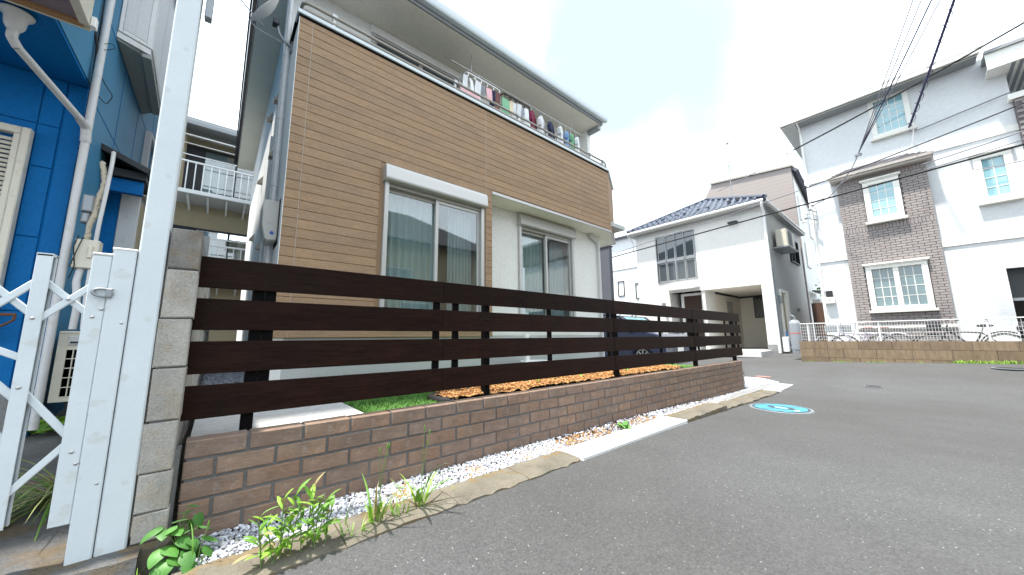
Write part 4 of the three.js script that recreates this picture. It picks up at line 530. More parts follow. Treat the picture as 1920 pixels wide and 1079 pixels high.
// ================================================================ BLUE HOUSE (left)
{
  const t = thing('blue_house', 'bright blue painted house with a white bay window, left of the block wall', 'house', [-3, 0.3, -8]);
  const zF = -4.15, xR = -0.955;
  // lower front wall of painted panels with recessed joints
  part('front_wall', box(-6, xR - 0.002, 0.2, 2.99, zF - 0.15, zF - 0.012), mBlue, t);
  const cols = [[-2.9, -2.1], [-2.094, -1.50], [-1.494, -1.177], [-1.172, -1.069]], rows = [0.62, 1.18, 1.725, 2.265, 2.6, 2.995], r = rng(141);
  cols.forEach(([a, b]) => { for (let k = 0; k + 1 < rows.length; k++) part('wall_panel', cbox(a, b, rows[k] + 0.003, rows[k + 1] - 0.003, zF - 0.0115, zF - 0.002, 0.005, r(), r()), mBlue, t); });
  part('corner_panel', cbox(-1.064, xR, 0.62, 2.995, zF - 0.03, zF + 0.004, 0.012, 0.3, 0.1), mBlue, t);
  part('footing', box(-6, xR - 0.01, 0.1, 0.619, zF - 0.011, zF + 0.002), mRender, t);
  // side wall
  part('side_wall', box(xR - 0.15, xR - 0.001, 0.2, 9.4, -7.2, zF - 0.152), mBluePale, t);
  for (const y of [2.95, 3.75]) part('side_seam', box(xR - 0.0005, xR + 0.002, y, y + 0.006, -7.19, zF - 0.2), mBlue, t);
  for (const z of [-5.05, -5.85, -6.8]) part('side_seam', box(xR - 0.0002, xR + 0.0022, 2.55, 7.3, z, z + 0.006), mBlue, t);
  // upper storey hanging over the front
  part('upper_storey', box(-6, xR + 0.001, 3.02, 9.4, zF - 0.15, -3.3), mBluePale, t);
  part('overhang_soffit', box(-6, xR - 0.006, 2.998, 3.0195, zF - 0.15, -3.306), mBlue, t);
  part('roof', [box(-6.3, xR + 0.04, 9.42, 9.55, -7.25, -3.28), box(-6.3, -1.4, 9.22, 9.35, -11.0, -7.25)], mRoofDark, t);  // second slab tops the unseen wing added for shade
  // louvred shutter on the front
  { const g = grp('shutter', t, -1.6, 0.95, zF); const y1 = 1.57; local('frame', [cbox(0.385, 0.425, 0, y1, 0, 0.07, 0.006), cbox(-0.5, 0.385, y1 - 0.055, y1, 0, 0.065, 0.006), cbox(-0.5, 0.385, 0, 0.05, 0, 0.065, 0.006), cbox(0.352, 0.385, 0.05, y1 - 0.055, 0, 0.06, 0.004)], mCream, g); for (let y = 0.06; y < y1 - 0.085; y += 0.034) { const q = cbox(-0.48, 0.35, -0.015, 0.015, -0.004, 0.004, 0.001); q.rotateX(-0.6); q.translate(0, y + 0.016, 0.036); local('louvre', q, mCream, g); } }
  // projecting window of the upper storey seen from below, with a timber rail
  { const g = grp('upper_window', t, -1.2, 2.98, -3.3); local('bottom_board', box(-0.9, 0.36, 0.01, 0.03, 0.05, 0.56), M([0.20, 0.155, 0.17], 0.6), g); local('rail', cbox(-0.9, 0.37, -0.012, 0.03, 0.015, 0.052, 0.004), M([0.32, 0.18, 0.08], 0.7), g); local('edge', [cbox(-0.9, 0.40, -0.014, 0.06, 0.001, 0.0145, 0.003), cbox(0.361, 0.405, -0.012, 0.5, 0.052, 0.57, 0.005), cbox(-0.9, 0.405, -0.012, 0.06, 0.5705, 0.6, 0.005)], mCream, g); local('pane', box(-0.9, 0.36, 0.06, 0.6, 0.3, 0.31), mGlassDark, g); local('bracket', cbox(0.406, 0.43, -0.01, 0.06, 0.02, 0.07, 0.004), mWhitePaint, g); }
  // down pipe on the corner with the slanting rain pipe and its funnel
  part('down_pipe', [cyl(-0.91, 0.36, 7.2, -4.05, 0.0235, 0.0235, 18), ...[0.62, 1.62, 2.45, 3.06].map((y) => cyl(-0.91, y, y + 0.009, -4.05, 0.0255, 0.0255, 18))], mPvc, t);
  part('rain_pipe', [tube([[-1.1, 2.775, -3.43], [-0.925, 2.625, -3.95]], 0.0215, 14), tube([[-1.115, 2.86, -3.4], [-1.115, 2.81, -3.4], [-1.098, 2.772, -3.435]], 0.0235, 14), tube([[-0.93, 2.63, -3.94], [-0.912, 2.6, -4.02], [-0.91, 2.5, -4.05]], 0.029, 14)], mPvc, t);
  part('funnel', lathe([[0.025, 0], [0.038, 0.025], [0.042, 0.04], [0.046, 0.085], [0.066, 0.108], [0.07, 0.12], [0.064, 0.123], [0.04, 0.09], [0.02, 0.02]], -1.115, 2.855, -3.4, 28), mPvc, t);
  // trapezoid bay window on the side wall
  {
    const A = [xR, -4.56], B = [-0.745, -4.67], C2 = [-0.785, -5.86], E = [xR, -6.03], y0 = 3.79, y1 = 5.3;
    const b = part('bay_window', plan([[xR + 0.001, A[1]], B, C2, [xR + 0.001, E[1]]], y0, y0 + 0.06), mPvc, t); const sub = (n, g, m) => { const w = wpos(b); const q = join(g); q.translate(-w.x, -w.y, -w.z); const o = shade(new THREE.Mesh(q, m)); o.name = n; b.add(o); };
    const seg = (p, q, f, yA, yB, th) => { const l = Math.hypot(q[0] - p[0], q[1] - p[1]), a = Math.atan2(-(q[1] - p[1]), q[0] - p[0]); const g = cbox(f[0] * l, f[1] * l, yA, yB, -th, 0.012, 0.004); g.rotateY(a); g.translate(p[0], 0, p[1]); return g; };
    sub('frame', [seg(A, B, [0, 0.12], y0 + 0.06, y1, 0.03), seg(A, B, [0.82, 1], y0 + 0.06, y1, 0.03), seg(A, B, [0.12, 0.82], y0 + 0.06, y0 + 0.1, 0.03), seg(B, C2, [0, 0.05], y0 + 0.06, y1, 0.03), seg(B, C2, [0.48, 0.52], y0 + 0.06, y1, 0.03), seg(B, C2, [0.94, 1], y0 + 0.06, y1, 0.03), seg(B, C2, [0.05, 0.94], y0 + 0.06, y0 + 0.12, 0.03)], mPvc);
    sub('pane', [seg(A, B, [0.12, 0.82], y0 + 0.1, y1, -0.002)], mFrost); sub('pane', [seg(B, C2, [0.05, 0.48], y0 + 0.12, y1, -0.001)], mFrost); sub('pane', [seg(B, C2, [0.52, 0.94], y0 + 0.12, y1, -0.001)], mFrost);
    sub('muntins', [seg(A, B, [0.44, 0.48], y0 + 0.1, y1, 0.004), seg(A, B, [0.12, 0.82], y0 + 0.42, y0 + 0.435, 0.004), seg(A, B, [0.12, 0.82], y0 + 0.8, y0 + 0.815, 0.004)], mWhitePaint);
    sub('apron', [plan([[xR + 0.002, A[1] - 0.02], [B[0] - 0.03, B[1] - 0.03], [C2[0] - 0.03, C2[1] + 0.03], [xR + 0.002, E[1] + 0.02]], y0 - 0.02, y0 - 0.001), seg(B, C2, [0, 1], y0 - 0.045, y0 - 0.002, 0.06)], M([0.32, 0.33, 0.31], 0.7));
    sub('roof', [plan([[xR + 0.001, A[1] + 0.05], [B[0] + 0.05, B[1] + 0.05], [C2[0] + 0.05, C2[1] - 0.05], [xR + 0.001, E[1] - 0.05]], y1, y1 + 0.1)], mPvc);
  }
  trimWindow(t, xR, 2.95, -6.75, 0.6, 0.75, 2, 2, { ry: Math.PI / 2, trim: 0.05, frame: mPvc, glass: mFrost });
  // canopy and projecting closet low on the side wall
  part('canopy', [slabQuad([xR + 0.001, 2.76, -4.66], [-0.63, 2.62, -4.7], [-0.6, 2.62, -6.6], [xR + 0.001, 2.76, -6.6], 0.05), cbox(xR + 0.001, -0.66, 2.52, 2.6, -6.5, -4.78, 0.004)], mDarkMetal, t);
  part('canopy_beam', cbox(xR + 0.001, -0.68, 2.38, 2.515, -4.88, -4.82, 0.004), mBlue, t);
  part('closet', box(xR + 0.001, -0.80, 0.35, 2.5, -6.4, -5.1), mBlue, t);
  { const g = part('utility_cabinet', cbox(-0.86, -0.72, 0.5, 2.49, -5.6, -5.09, 0.006), mPvc, t); void g; part('cabinet_door', box(-0.719, -0.716, 0.6, 2.4, -5.55, -5.13), mBeige, t); part('cabinet_roof', slabQuad([-0.87, 2.52, -5.06], [-0.68, 2.46, -5.06], [-0.68, 2.46, -5.65], [-0.87, 2.52, -5.65], 0.015), mCream, t); }
  part('back_wall', box(-6, xR - 0.152, 0.2, 9.4, -7.2, -7.05), mBluePale, t); part('added_shade_wing', box(-6, -1.46, 0.2, 9.2, -10.6, -7.202), mBluePale, t);  // unseen rear wing, added to shade the side wall of the brown house
  // electric box, meter, wrapped refrigerant pipe, conduits and wires
  { const b = part('electric_box', cbox(-0.868, -0.748, 1.505, 1.725, -4.13, -4.02, 0.006), mCream, t); const w = wpos(b); local('switch', cbox(-0.798 - w.x, -0.775 - w.x, 1.585 - w.y, 1.675 - w.y, -4.02 - w.z, -4.006 - w.z, 0.003), mCream, b); }
  part('electric_meter', [cbox(-0.872, -0.812, 1.945, 2.08, -4.12, -4.03, 0.01), cbox(-0.868, -0.825, 1.86, 1.94, -4.11, -4.04, 0.01)], mGreyMetal, t);
  { const pts = [[-0.83, 2.40, -4.16], [-0.81, 2.345, -4.08], [-0.785, 2.25, -4.05], [-0.783, 2.15, -4.05], [-0.797, 2.05, -4.05], [-0.8, 1.95, -4.05], [-0.818, 1.82, -4.05], [-0.818, 1.70, -4.06]]; const g = new THREE.TubeGeometry(new THREE.CatmullRomCurve3(pts.map((p) => new THREE.Vector3(...p))), 80, 0.0165, 10, false), p = g.attributes.position; for (let i = 0; i < p.count; i++) { const k = (vn(p.getY(i) * 75 + 30, p.getX(i) * 120 + 60, 256, 256, 2) - 0.5) * 0.011; p.setX(i, p.getX(i) + k); p.setZ(i, p.getZ(i) + k); } g.computeVertexNormals(); part('wrapped_pipe', wuv(g), M([0.46, 0.41, 0.32], 0.9), t); }
  part('conduit', [tube([[-0.758, 2.46, -4.05], [-0.756, 2.35, -4.04], [-0.759, 2.13, -4.03], [-0.768, 1.87, -4.03], [-0.772, 1.71, -4.04]], 0.0125, 10), ball(-0.758, 2.462, -4.05, 0.0135)], mPvc, t); part('conduit', [tube([[-0.826, 1.51, -4.06], [-0.834, 1.4, -4.05], [-0.812, 1.22, -4.05], [-0.816, 1.05, -4.06]], 0.021, 10), tube([[-0.779, 1.51, -4.05], [-0.776, 1.3, -4.04], [-0.768, 1.05, -4.05]], 0.012, 8)], mPvc, t);
  part('wires', [tube([[-0.982, 4.2, -3.98], [-0.975, 3.7, -4.0], [-0.945, 3.35, -4.02], [-0.93, 3.3, -4.03], [-0.94, 3.0, -4.1], [-0.944, 2.6, -4.12], [-0.944, 1.4, -4.12]], 0.009, 6), tube([[-0.93, 3.34, -4.04], [-0.86, 3.37, -4.02], [-0.838, 3.34, -4.02], [-0.87, 3.31, -4.02], [-0.935, 3.29, -4.05]], 0.0026, 5), tube([[-0.9, 3.1, -4.05], [-0.862, 3.02, -4.07], [-0.83, 2.97, -4.12], [-0.86, 2.9, -4.14], [-0.9, 2.93, -4.1]], 0.0032, 5), tube([[-0.965, 4.4, -4.06], [-0.955, 3.6, -4.1], [-0.945, 3.1, -4.125], [-0.936, 2.5, -4.13], [-0.934, 1.3, -4.14]], 0.009, 6), tube([[-0.855, 1.75, -4.03], [-0.868, 1.66, -4.01], [-0.85, 1.52, -4.01], [-0.868, 1.42, -4.02]], 0.0035, 5), tube([[-0.83, 1.74, -4.01], [-0.85, 1.62, -4.0], [-0.868, 1.5, -4.0]], 0.0035, 5)], mBlackRubber, t);
}
// rusty handle-like bracket low on the blue front wall
one('rusty_bracket', [cbox(-1.5, -1.062, 1.135, 1.156, -4.02, -4.0, 0.004), tube([[-1.065, 1.145, -4.01], [-1.075, 1.1, -4.01], [-1.2, 1.01, -4.03]], 0.008, 6), tube([[-1.4, 1.14, -4.01], [-1.4, 1.14, -4.15]], 0.008, 6)], M([0.12, 0.05, 0.03], 0.9), 'rusty iron bracket on the lower blue wall behind the folding gate', 'bracket');
{
  const t = thing('air_conditioner', 'cream outdoor air conditioner unit with a square grille by the blue wall', 'air conditioner', [-0.6, 0.4, -4.3]);
  const x0 = -0.902, x1 = -0.2, y0 = 0.517, y1 = 1.036, z0 = -4.45, z1 = -4.2, gx0 = x0 + 0.045, gx1 = x1 - 0.15, gy0 = y0 + 0.035, gy1 = y0 + 0.385;
  part('casing', [wallZ(x0, x1, y0, y1, z1 - 0.02, z1, [[gx0, gx1, gy0, gy1]]), cbox(x0, x0 + 0.02, y0, y1, z0, z1 - 0.021, 0.004), cbox(x1 - 0.02, x1, y0, y1, z0, z1 - 0.021, 0.004), cbox(x0 + 0.001, x1 - 0.001, y1 - 0.018, y1 + 0.004, z0, z1 + 0.004, 0.006), box(x0 + 0.02, x1 - 0.02, y0, y0 + 0.02, z0, z1 - 0.022)], mCream, t);
  part('fan_cavity', box(x0 + 0.021, x1 - 0.021, y0 + 0.021, y1 - 0.02, z0 + 0.02, z1 - 0.09), mBlack, t);
  const bars = []; for (let i = 0; i <= 14; i++) { const x = mix(gx0, gx1, i / 14); bars.push(box(x - 0.003, x + 0.003, gy0, gy1, z1 - 0.012, z1 + 0.003)); } for (let j = 0; j <= 5; j++) { const y = mix(gy0, gy1, j / 5); bars.push(box(gx0, gx1, y - 0.0032, y + 0.0032, z1 - 0.0115, z1 + 0.0035)); }
  part('grille', bars, mCream, t); part('badge', [cbox(x0 + 0.05, x0 + 0.2, y1 - 0.1, y1 - 0.035, z1 + 0.0005, z1 + 0.012, 0.004)], mPvc, t); part('badge_slot', box(x0 + 0.06, x0 + 0.2, y1 - 0.09, y1 - 0.075, z1 + 0.0122, z1 + 0.014), mDarkMetal, t);
  for (const x of [x0 + 0.08, x1 - 0.14]) part('foot', cbox(x, x + 0.07, 0.3, y0 - 0.001, z0, z1, 0.006), mBlackRubber, t);
}

// ================================================================ APARTMENT BLOCK BEHIND THE ALLEY
{
  const t = thing('apartment_block', 'beige two-storey apartment block with white balcony railings seen through the alley', 'building', [-0.5, 0.4, -18]);
  part('wall', wallZ(-7, 5, 0.2, 8.3, -16.6, -16.3, [[-1.25, 1.2, 6.0, 7.95], [-1.25, 1.4, 2.9, 4.95]]), mBeige, t);
  part('roof', [box(-7.3, 5.3, 8.3, 8.45, -21, -15.1), cbox(-7.3, 5.3, 8.16, 8.32, -15.1, -14.98, 0.01)], mGutterGrey, t); part('eave_board', cbox(-7, 5, 7.98, 8.15, -15.7, -15.62, 0.01), mAluBrown, t);
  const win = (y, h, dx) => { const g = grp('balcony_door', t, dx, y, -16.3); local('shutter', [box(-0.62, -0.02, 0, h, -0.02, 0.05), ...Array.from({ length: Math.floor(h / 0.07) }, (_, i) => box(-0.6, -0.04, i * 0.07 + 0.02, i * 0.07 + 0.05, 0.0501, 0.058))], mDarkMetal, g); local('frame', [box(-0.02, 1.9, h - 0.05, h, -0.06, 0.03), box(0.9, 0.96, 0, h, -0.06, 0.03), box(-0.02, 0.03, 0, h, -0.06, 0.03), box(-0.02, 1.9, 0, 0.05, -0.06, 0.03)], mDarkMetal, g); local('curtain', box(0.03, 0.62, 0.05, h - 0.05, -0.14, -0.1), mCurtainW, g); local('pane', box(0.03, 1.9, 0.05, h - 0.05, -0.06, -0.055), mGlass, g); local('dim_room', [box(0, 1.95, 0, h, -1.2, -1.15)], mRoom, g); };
  win(6.0, 1.95, -1.25 + 0.35); win(2.9, 2.05, -1.25 + 0.35);
  for (const y of [5.78, 2.85]) { part('balcony_slab', cbox(-7, 5, y, y + 0.12, -16.3, -14.98, 0.01), mFoundation, t); part('slab_edge', cbox(-7, 5, y - 0.03, y + 0.1, -14.979, -14.93, 0.008), mWhitePaint, t); for (let x = -1.9; x < 1.6; x += 0.5) part('slab_bracket', prism([[0, 0], [1.2, 0], [1.2, -0.04], [0, -0.22]], x, x + 0.05).rotateY(-Math.PI / 2).translate(0, y - 0.032, -16.25), mWhitePaint, t); }
  for (const [y0, y1] of [[5.9, 6.86], [2.95, 4.13]]) { part('railing', [cbox(-7, 5, y1 - 0.055, y1, -14.99, -14.93, 0.01), tube([[-7, y1 + 0.2, -14.96], [5, y1 + 0.2, -14.96]], 0.018, 8)], mWhitePaint, t); for (let x = -1.8; x < 1.6; x += 0.2) part('baluster', box(x - 0.014, x + 0.014, y0 - 0.02, y1 - 0.056, -14.975, -14.945), mWhitePaint, t); }
  part('drying_bar', [tube([[-7, 7.6, -15.3], [5, 7.6, -15.3]], 0.015, 6), tube([[-7, 7.86, -15.2], [5, 7.86, -15.2]], 0.025, 6)], mWhitePaint, t);
  part('partition', [box(-1.44, -1.38, 5.9, 8.1, -16.2, -14.99)], mBeige, t); part('partition_edge', cbox(-1.45, -1.37, 5.9, 8.1, -14.989, -14.92, 0.008), mAluBrown, t);
}
one('alley_wall', [box(-0.95, -0.3, 0.4, 3.3, -10.4, -10.2)], mCreamPlaster, 'cream garden wall across the alley behind the block wall', 'wall');

// ================================================================ HOUSE ACROSS THE SIDE ROAD (white, carport, blue tiles)
{
  const t = thing('white_house', 'white two-storey house with blue roof tiles and an open carport', 'house', [19, 0.35, -6.3]);
  const X = 16, zL = -9.0, zR = -3.57, g0 = 0.3, r = rng(151);
  part('front_wall', wallX([[zL, g0 - 0.3], [-7.45, g0 - 0.3], [-7.45, 2.96], [-6.1, 2.96], [-6.1, 2.93], [-3.87, 2.93], [-3.87, 0.42], [-3.87, g0 - 0.3], [zR, g0 - 0.3], [zR, 6.0], [zL, 6.0]], X, 0.18, [[-7.93, -6.2, 3.5, 5.69]]), mCreamPlaster, t);
  part('side_wall', wallZ(X + 0.18, 22.4, 0.1, 6.0, zR - 0.18, zR - 0.001, [[19.9, 21.4, 4.35, 5.4], [17.1, 18.3, 0.42, 2.75]]), mStoneSiding, t);
  part('back_wall', box(22.2, 22.4, 0.1, 6, zL, zR - 0.18), mStoneSiding, t); part('left_wall', box(X + 0.18, 22.2, 0.1, 6, zL, zL + 0.18), mCreamPlaster, t);
  part('entry_return', [box(X + 0.05, X + 1.2, g0 - 0.3, 2.95, -6.1, -5.95), box(X + 0.181, X + 1.2, g0 - 0.3, 2.95, -7.6, -7.45)], mCreamPlaster, t);
  // carport inside
  part('carport_ceiling', box(X + 0.181, 20.6, 2.95, 3.0, -5.948, zR - 0.181), mCarport, t); part('carport_back', box(20.5, 20.6, 0.1, 2.95, -7.6, zR - 0.181), mCarport, t); part('carport_left', box(X + 1.2, 20.5, 0.1, 2.95, -6.08, -5.955), mCarport, t); part('carport_floor', box(X - 1.4, 20.5, 0.2, 0.395, -7.6, zR - 0.19), mPatio, t);
  part('ceiling_trim', [box(20.46, 20.499, 2.86, 2.949, -5.95, zR - 0.19), box(X + 1.2, 20.46, 2.86, 2.949, -5.954, -5.92)], mDarkMetal, t);
  { const g = grp('lattice_window', t, 20.5, 1.85, -5.0, -Math.PI / 2); local('frame', [cbox(-0.36, 0.3, -0.03, 0, 0, 0.05, 0.005), cbox(-0.36, 0.3, 0.95, 1.0, 0, 0.05, 0.005), cbox(-0.36, -0.33, 0, 0.95, 0, 0.05, 0.005), cbox(0.27, 0.3, 0, 0.95, 0, 0.05, 0.005)], mDarkMetal, g); local('pane', box(-0.33, 0.27, 0, 0.95, 0.001, 0.01), mGlassDark, g); const l = []; for (let k = -7; k < 8; k++) for (const s of [-1, 1]) { const b = box(-0.7, 0.7, -0.006, 0.006, 0.03, 0.036); b.rotateZ(s * 0.95); b.translate(-0.03 + k * 0.15, 0.475, s * 0.003); const p = b.attributes.position; for (let i = 0; i < p.count; i++) { p.setX(i, clamp(p.getX(i), -0.33, 0.27)); p.setY(i, clamp(p.getY(i), 0, 0.95)); } l.push(b); } local('lattice', l, mAluBrown, g); }
  { const g = grp('tall_window', t, 18.9, 1.1, -5.954); local('frame', [cbox(-0.35, 0.35, -0.04, 1.5, 0.0, 0.04, 0.005)], mAluBrown, g); local('pane', box(-0.28, 0.28, 0.03, 1.43, 0.041, 0.046), mGlassDark, g); local('bars', [-0.2, -0.07, 0.07, 0.2].map((x) => box(x - 0.012, x + 0.012, 0, 1.46, 0.047, 0.07)), mAluBrown, g); }
  // entrance
  { const g = grp('front_door', t, X + 0.6, 0.5, -6.65, -Math.PI / 2); local('leaf', cbox(-0.42, 0.42, 0, 2.3, -0.03, 0.03, 0.006), M([0.055, 0.03, 0.022], 0.6), g); local('panel', [0.25, 0.62, 0.99, 1.36, 1.73].map((y) => box(-0.34, 0.3, y, y + 0.02, 0.031, 0.036)), mDarkMetal, g); local('handle', [cbox(0.33, 0.4, 0.95, 1.0, 0.031, 0.09, 0.006), cbox(0.33, 0.4, 1.6, 1.65, 0.031, 0.09, 0.006)], mAluLight, g); local('frame', [cbox(-0.55, -0.421, 0, 2.42, -0.06, 0.05, 0.006), cbox(0.421, 0.53, 0, 2.42, -0.06, 0.05, 0.006), cbox(-0.421, 0.421, 2.301, 2.42, -0.06, 0.05, 0.006)], mWhitePaint, g); }
  part('entry_canopy', slabQuad([X - 0.75, 3.05, -7.5], [X - 0.75, 3.05, -6.1], [X - 0.001, 3.17, -6.1], [X - 0.001, 3.17, -7.5], 0.07), mWhitePaint, t); part('entry_floor', box(X - 0.5, X + 0.6, 0.2, 0.49, -7.45, -6.1), mRender, t); part('letter_post', cbox(X - 0.25, X - 0.12, 2.0, 2.5, -7.75, -7.62, 0.01), mGreyMetal, t);
  // window group: two rows of tall panes
  { const g = grp('window_group', t, X, 3.5, -7.065, -Math.PI / 2), w = 1.73, h = 2.19; local('frame', [cbox(-w / 2 - 0.03, w / 2 + 0.03, -0.04, 0, -0.1, 0.04, 0.006), cbox(-w / 2 - 0.03, w / 2 + 0.03, h, h + 0.04, -0.1, 0.04, 0.006), cbox(-w / 2 - 0.04, -w / 2, 0, h, -0.1, 0.04, 0.006), cbox(w / 2, w / 2 + 0.04, 0, h, -0.1, 0.04, 0.006), cbox(-w / 2, w / 2, 0.92, 1.03, -0.08, 0.03, 0.006), cbox(-0.035, 0.035, 0, h, -0.081, 0.035, 0.006), cbox(-w / 4 - 0.025, -w / 4 + 0.025, 0, h, -0.08, 0.03, 0.006), cbox(w / 4 - 0.025, w / 4 + 0.025, 0, h, -0.08, 0.03, 0.006)], mGreyMetal, g);
    for (let c = 0; c < 4; c++) for (let k = 0; k < 2; k++) { const a = -w / 2 + c * w / 4 + 0.03, b = a + w / 4 - 0.06, y0 = k ? 1.05 : 0.02, y1 = k ? h - 0.02 : 0.9; local('sash', [cbox(a - 0.004, a + 0.02, y0, y1, -0.06, -0.02, 0.004), cbox(b - 0.02, b + 0.004, y0, y1, -0.06, -0.02, 0.004), box(a + 0.02, b - 0.02, y1 - 0.028, y1, -0.058, -0.022), box(a + 0.02, b - 0.02, y0, y0 + 0.028, -0.058, -0.022)], mAluLight, g); local('pane', box(a + 0.018, b - 0.018, y0 + 0.026, y1 - 0.026, -0.045, -0.04), mGlassGrey, g); } local('dim_room', [box(-w / 2, w / 2, 0, h, -0.9, -0.85), box(-w / 2, w / 2, 0, 0.02, -0.85, -0.12)], M([0.2, 0.21, 0.22], 0.9), g); curtain(0.7, 2.1, 0.03, -0.3, mCurtainW, g, 5); }
  // eaves, gutter, tiles
  part('eave', [box(15.62, X - 0.001, 6.0, 6.05, zL - 0.22, zR + 0.2), box(X, 22.6, 6.001, 6.05, zR + 0.001, zR + 0.2), box(X, 22.6, 6.001, 6.05, zL - 0.22, zL - 0.001)], mGutterGrey, t);
  part('gutter', [tube([[15.58, 6.12, zL - 0.23], [15.58, 6.12, zR + 0.18]], 0.065, 10), tube([[15.6, 6.12, zR + 0.22], [22.5, 6.12, zR + 0.22]], 0.055, 10)], mWhitePaint, t); part('fascia', [box(15.6, 15.62, 5.99, 6.16, zL - 0.22, zR + 0.2), box(15.62, 22.6, 5.99, 6.15, zR + 0.2005, zR + 0.22)], mAluBrown, t);
  const A = [15.55, 6.19, zL - 0.27], Bp = [15.55, 6.19, zR + 0.24], Cp = [18.35, 7.75, -6.28], Dp = [22.6, 7.75, -6.28];
  part('roof_deck', [(() => { const g = new THREE.BufferGeometry(); g.setAttribute('position', new THREE.Float32BufferAttribute([...A, ...Bp, ...Cp, ...Bp, 22.6, 6.19, zR + 0.24, ...Dp, ...Bp, ...Dp, ...Cp, 22.6, 6.19, zL - 0.27, ...A, ...Cp, 22.6, 6.19, zL - 0.27, ...Cp, ...Dp], 3)); g.computeVertexNormals(); return wuv(g); })(), box(15.56, 22.6, 6.1, 6.18, zL - 0.26, zR + 0.23)], mTileBlue[2], t);
  // roof tiles of the front slope: rows of rounded pantiles, one part per row
  { const n = 9, L = (a, b, f) => a.map((v, i) => mix(v, b[i], f)); for (let k = 0; k < n; k++) { const a = L(A, Cp, k / n), b = L(Bp, Cp, k / n), a2 = L(A, Cp, (k + 1.15) / n), tiles = []; const w = 0.26, m = Math.max(1, Math.floor((b[2] - a[2]) / w)), len = Math.hypot(a2[0] - a[0], a2[1] - a[1]) ; for (let q = 0; q < m; q++) { const g = new THREE.CylinderGeometry(0.15, 0.15, len, 7, 1, true, Math.PI * 0.15, Math.PI * 0.7); g.rotateY(-Math.PI / 2 - 0.0); g.rotateZ(-Math.PI / 2 + 0.508); g.translate((a[0] + a2[0]) / 2, (a[1] + a2[1]) / 2 - 0.06, a[2] + (q + 0.5) * (b[2] - a[2]) / m); tiles.push(wuv(g)); } part('tile_row', tiles, new THREE.MeshPhysicalMaterial({ color: mTileBlue[k % 2].color, roughness: 0.4, clearcoat: 0.4, side: THREE.DoubleSide }), t); } }
  part('ridge', [tube([[15.6, 6.26, zL - 0.23], [18.35, 7.8, -6.28]], 0.07, 8), tube([[15.6, 6.26, zR + 0.2], [18.35, 7.8, -6.28]], 0.07, 8), tube([[18.35, 7.8, -6.28], [22.6, 7.8, -6.28]], 0.08, 8)], mTileBlue[2], t);
  for (const dz of [1.0, 2.0, 3.0, 4.2]) for (const e of [0, 0.35]) part('snow_stop', cbox(16.15, 16.2, 6.55, 6.65, zL + dz + e, zL + dz + e + 0.16, 0.01), mDarkMetal, t);
  // corner down pipe
  part('down_pipe', [cyl(X - 0.05, 0.3, 5.6, zR + 0.06, 0.05), tube([[X - 0.05, 5.58, zR + 0.06], [15.9, 5.75, zR + 0.08], [15.62, 5.9, zR + 0.1], [15.58, 6.08, zR + 0.12]], 0.05, 10)], mWhitePaint, t); part('down_pipe', [cyl(15.9, 5.3, 5.7, zL - 0.1, 0.045), tube([[15.9, 5.68, zL - 0.1], [15.75, 5.9, zL - 0.15], [15.6, 6.08, zL - 0.2]], 0.045, 8)], mWhitePaint, t);
  part('corner_base', box(X - 0.02, X + 0.3, 0.1, 0.62, -3.88, zR + 0.012), mRender, t);
  part('security_lamp', cbox(X - 0.2, X - 0.001, 5.55, 5.63, -4.75, -4.4, 0.02), mDarkMetal, t);
  // wall-hung air conditioner, window, door on the shaded side
  { const g = grp('wall_conditioner', t, 17.7, 4.42, zR); local('casing', cbox(-0.7, 0.62, 0.06, 0.78, 0.12, 0.5, 0.03), mCream, g); local('grille', [box(-0.5, 0.1, 0.14, 0.7, 0.501, 0.506)], mDarkMetal, g); local('tray', [box(-0.85, 0.75, 0, 0.055, 0, 0.55)], mGreyMetal, g); }
  { const g = grp('side_window', t, 20.65, 4.35, zR); local('frame', [cbox(-0.8, 0.8, -0.05, 0, -0.1, 0.08, 0.01), cbox(-0.8, 0.8, 1.05, 1.1, -0.1, 0.08, 0.01), cbox(-0.8, -0.75, 0, 1.05, -0.1, 0.08, 0.01), cbox(0.75, 0.8, 0, 1.05, -0.1, 0.08, 0.01), cbox(-0.03, 0.03, 0, 1.05, -0.08, 0.05, 0.01)], mDarkMetal, g); local('pane', box(-0.75, 0.75, 0, 1.05, -0.05, -0.045), mGlassDark, g); }
  { const g = grp('side_door', t, 17.7, 0.42, zR); local('frame', [cbox(-0.62, -0.5, 0, 2.38, -0.1, 0.06, 0.01), cbox(0.3, 0.62, 0, 2.38, -0.1, 0.06, 0.01), cbox(-0.5, 0.3, 2.25, 2.38, -0.1, 0.05, 0.01)], mTrim, g); local('leaf', box(-0.5, 0.3, 0, 2.25, -0.09, -0.05), mBeige, g); }
  part('vent_cap', [ball(20.0, 2.1, zR + 0.04, 0.09, 1, 1, 0.7), ball(20.4, 5.72, zR + 0.05, 0.09, 1, 1, 0.7)], mGreyMetal, t); part('meter', [cbox(16.6, 16.85, 2.2, 2.5, zR, zR + 0.14, 0.01), cyl(16.4, 0.6, 3.6, zR + 0.05, 0.03)], mGreyMetal, t);
}
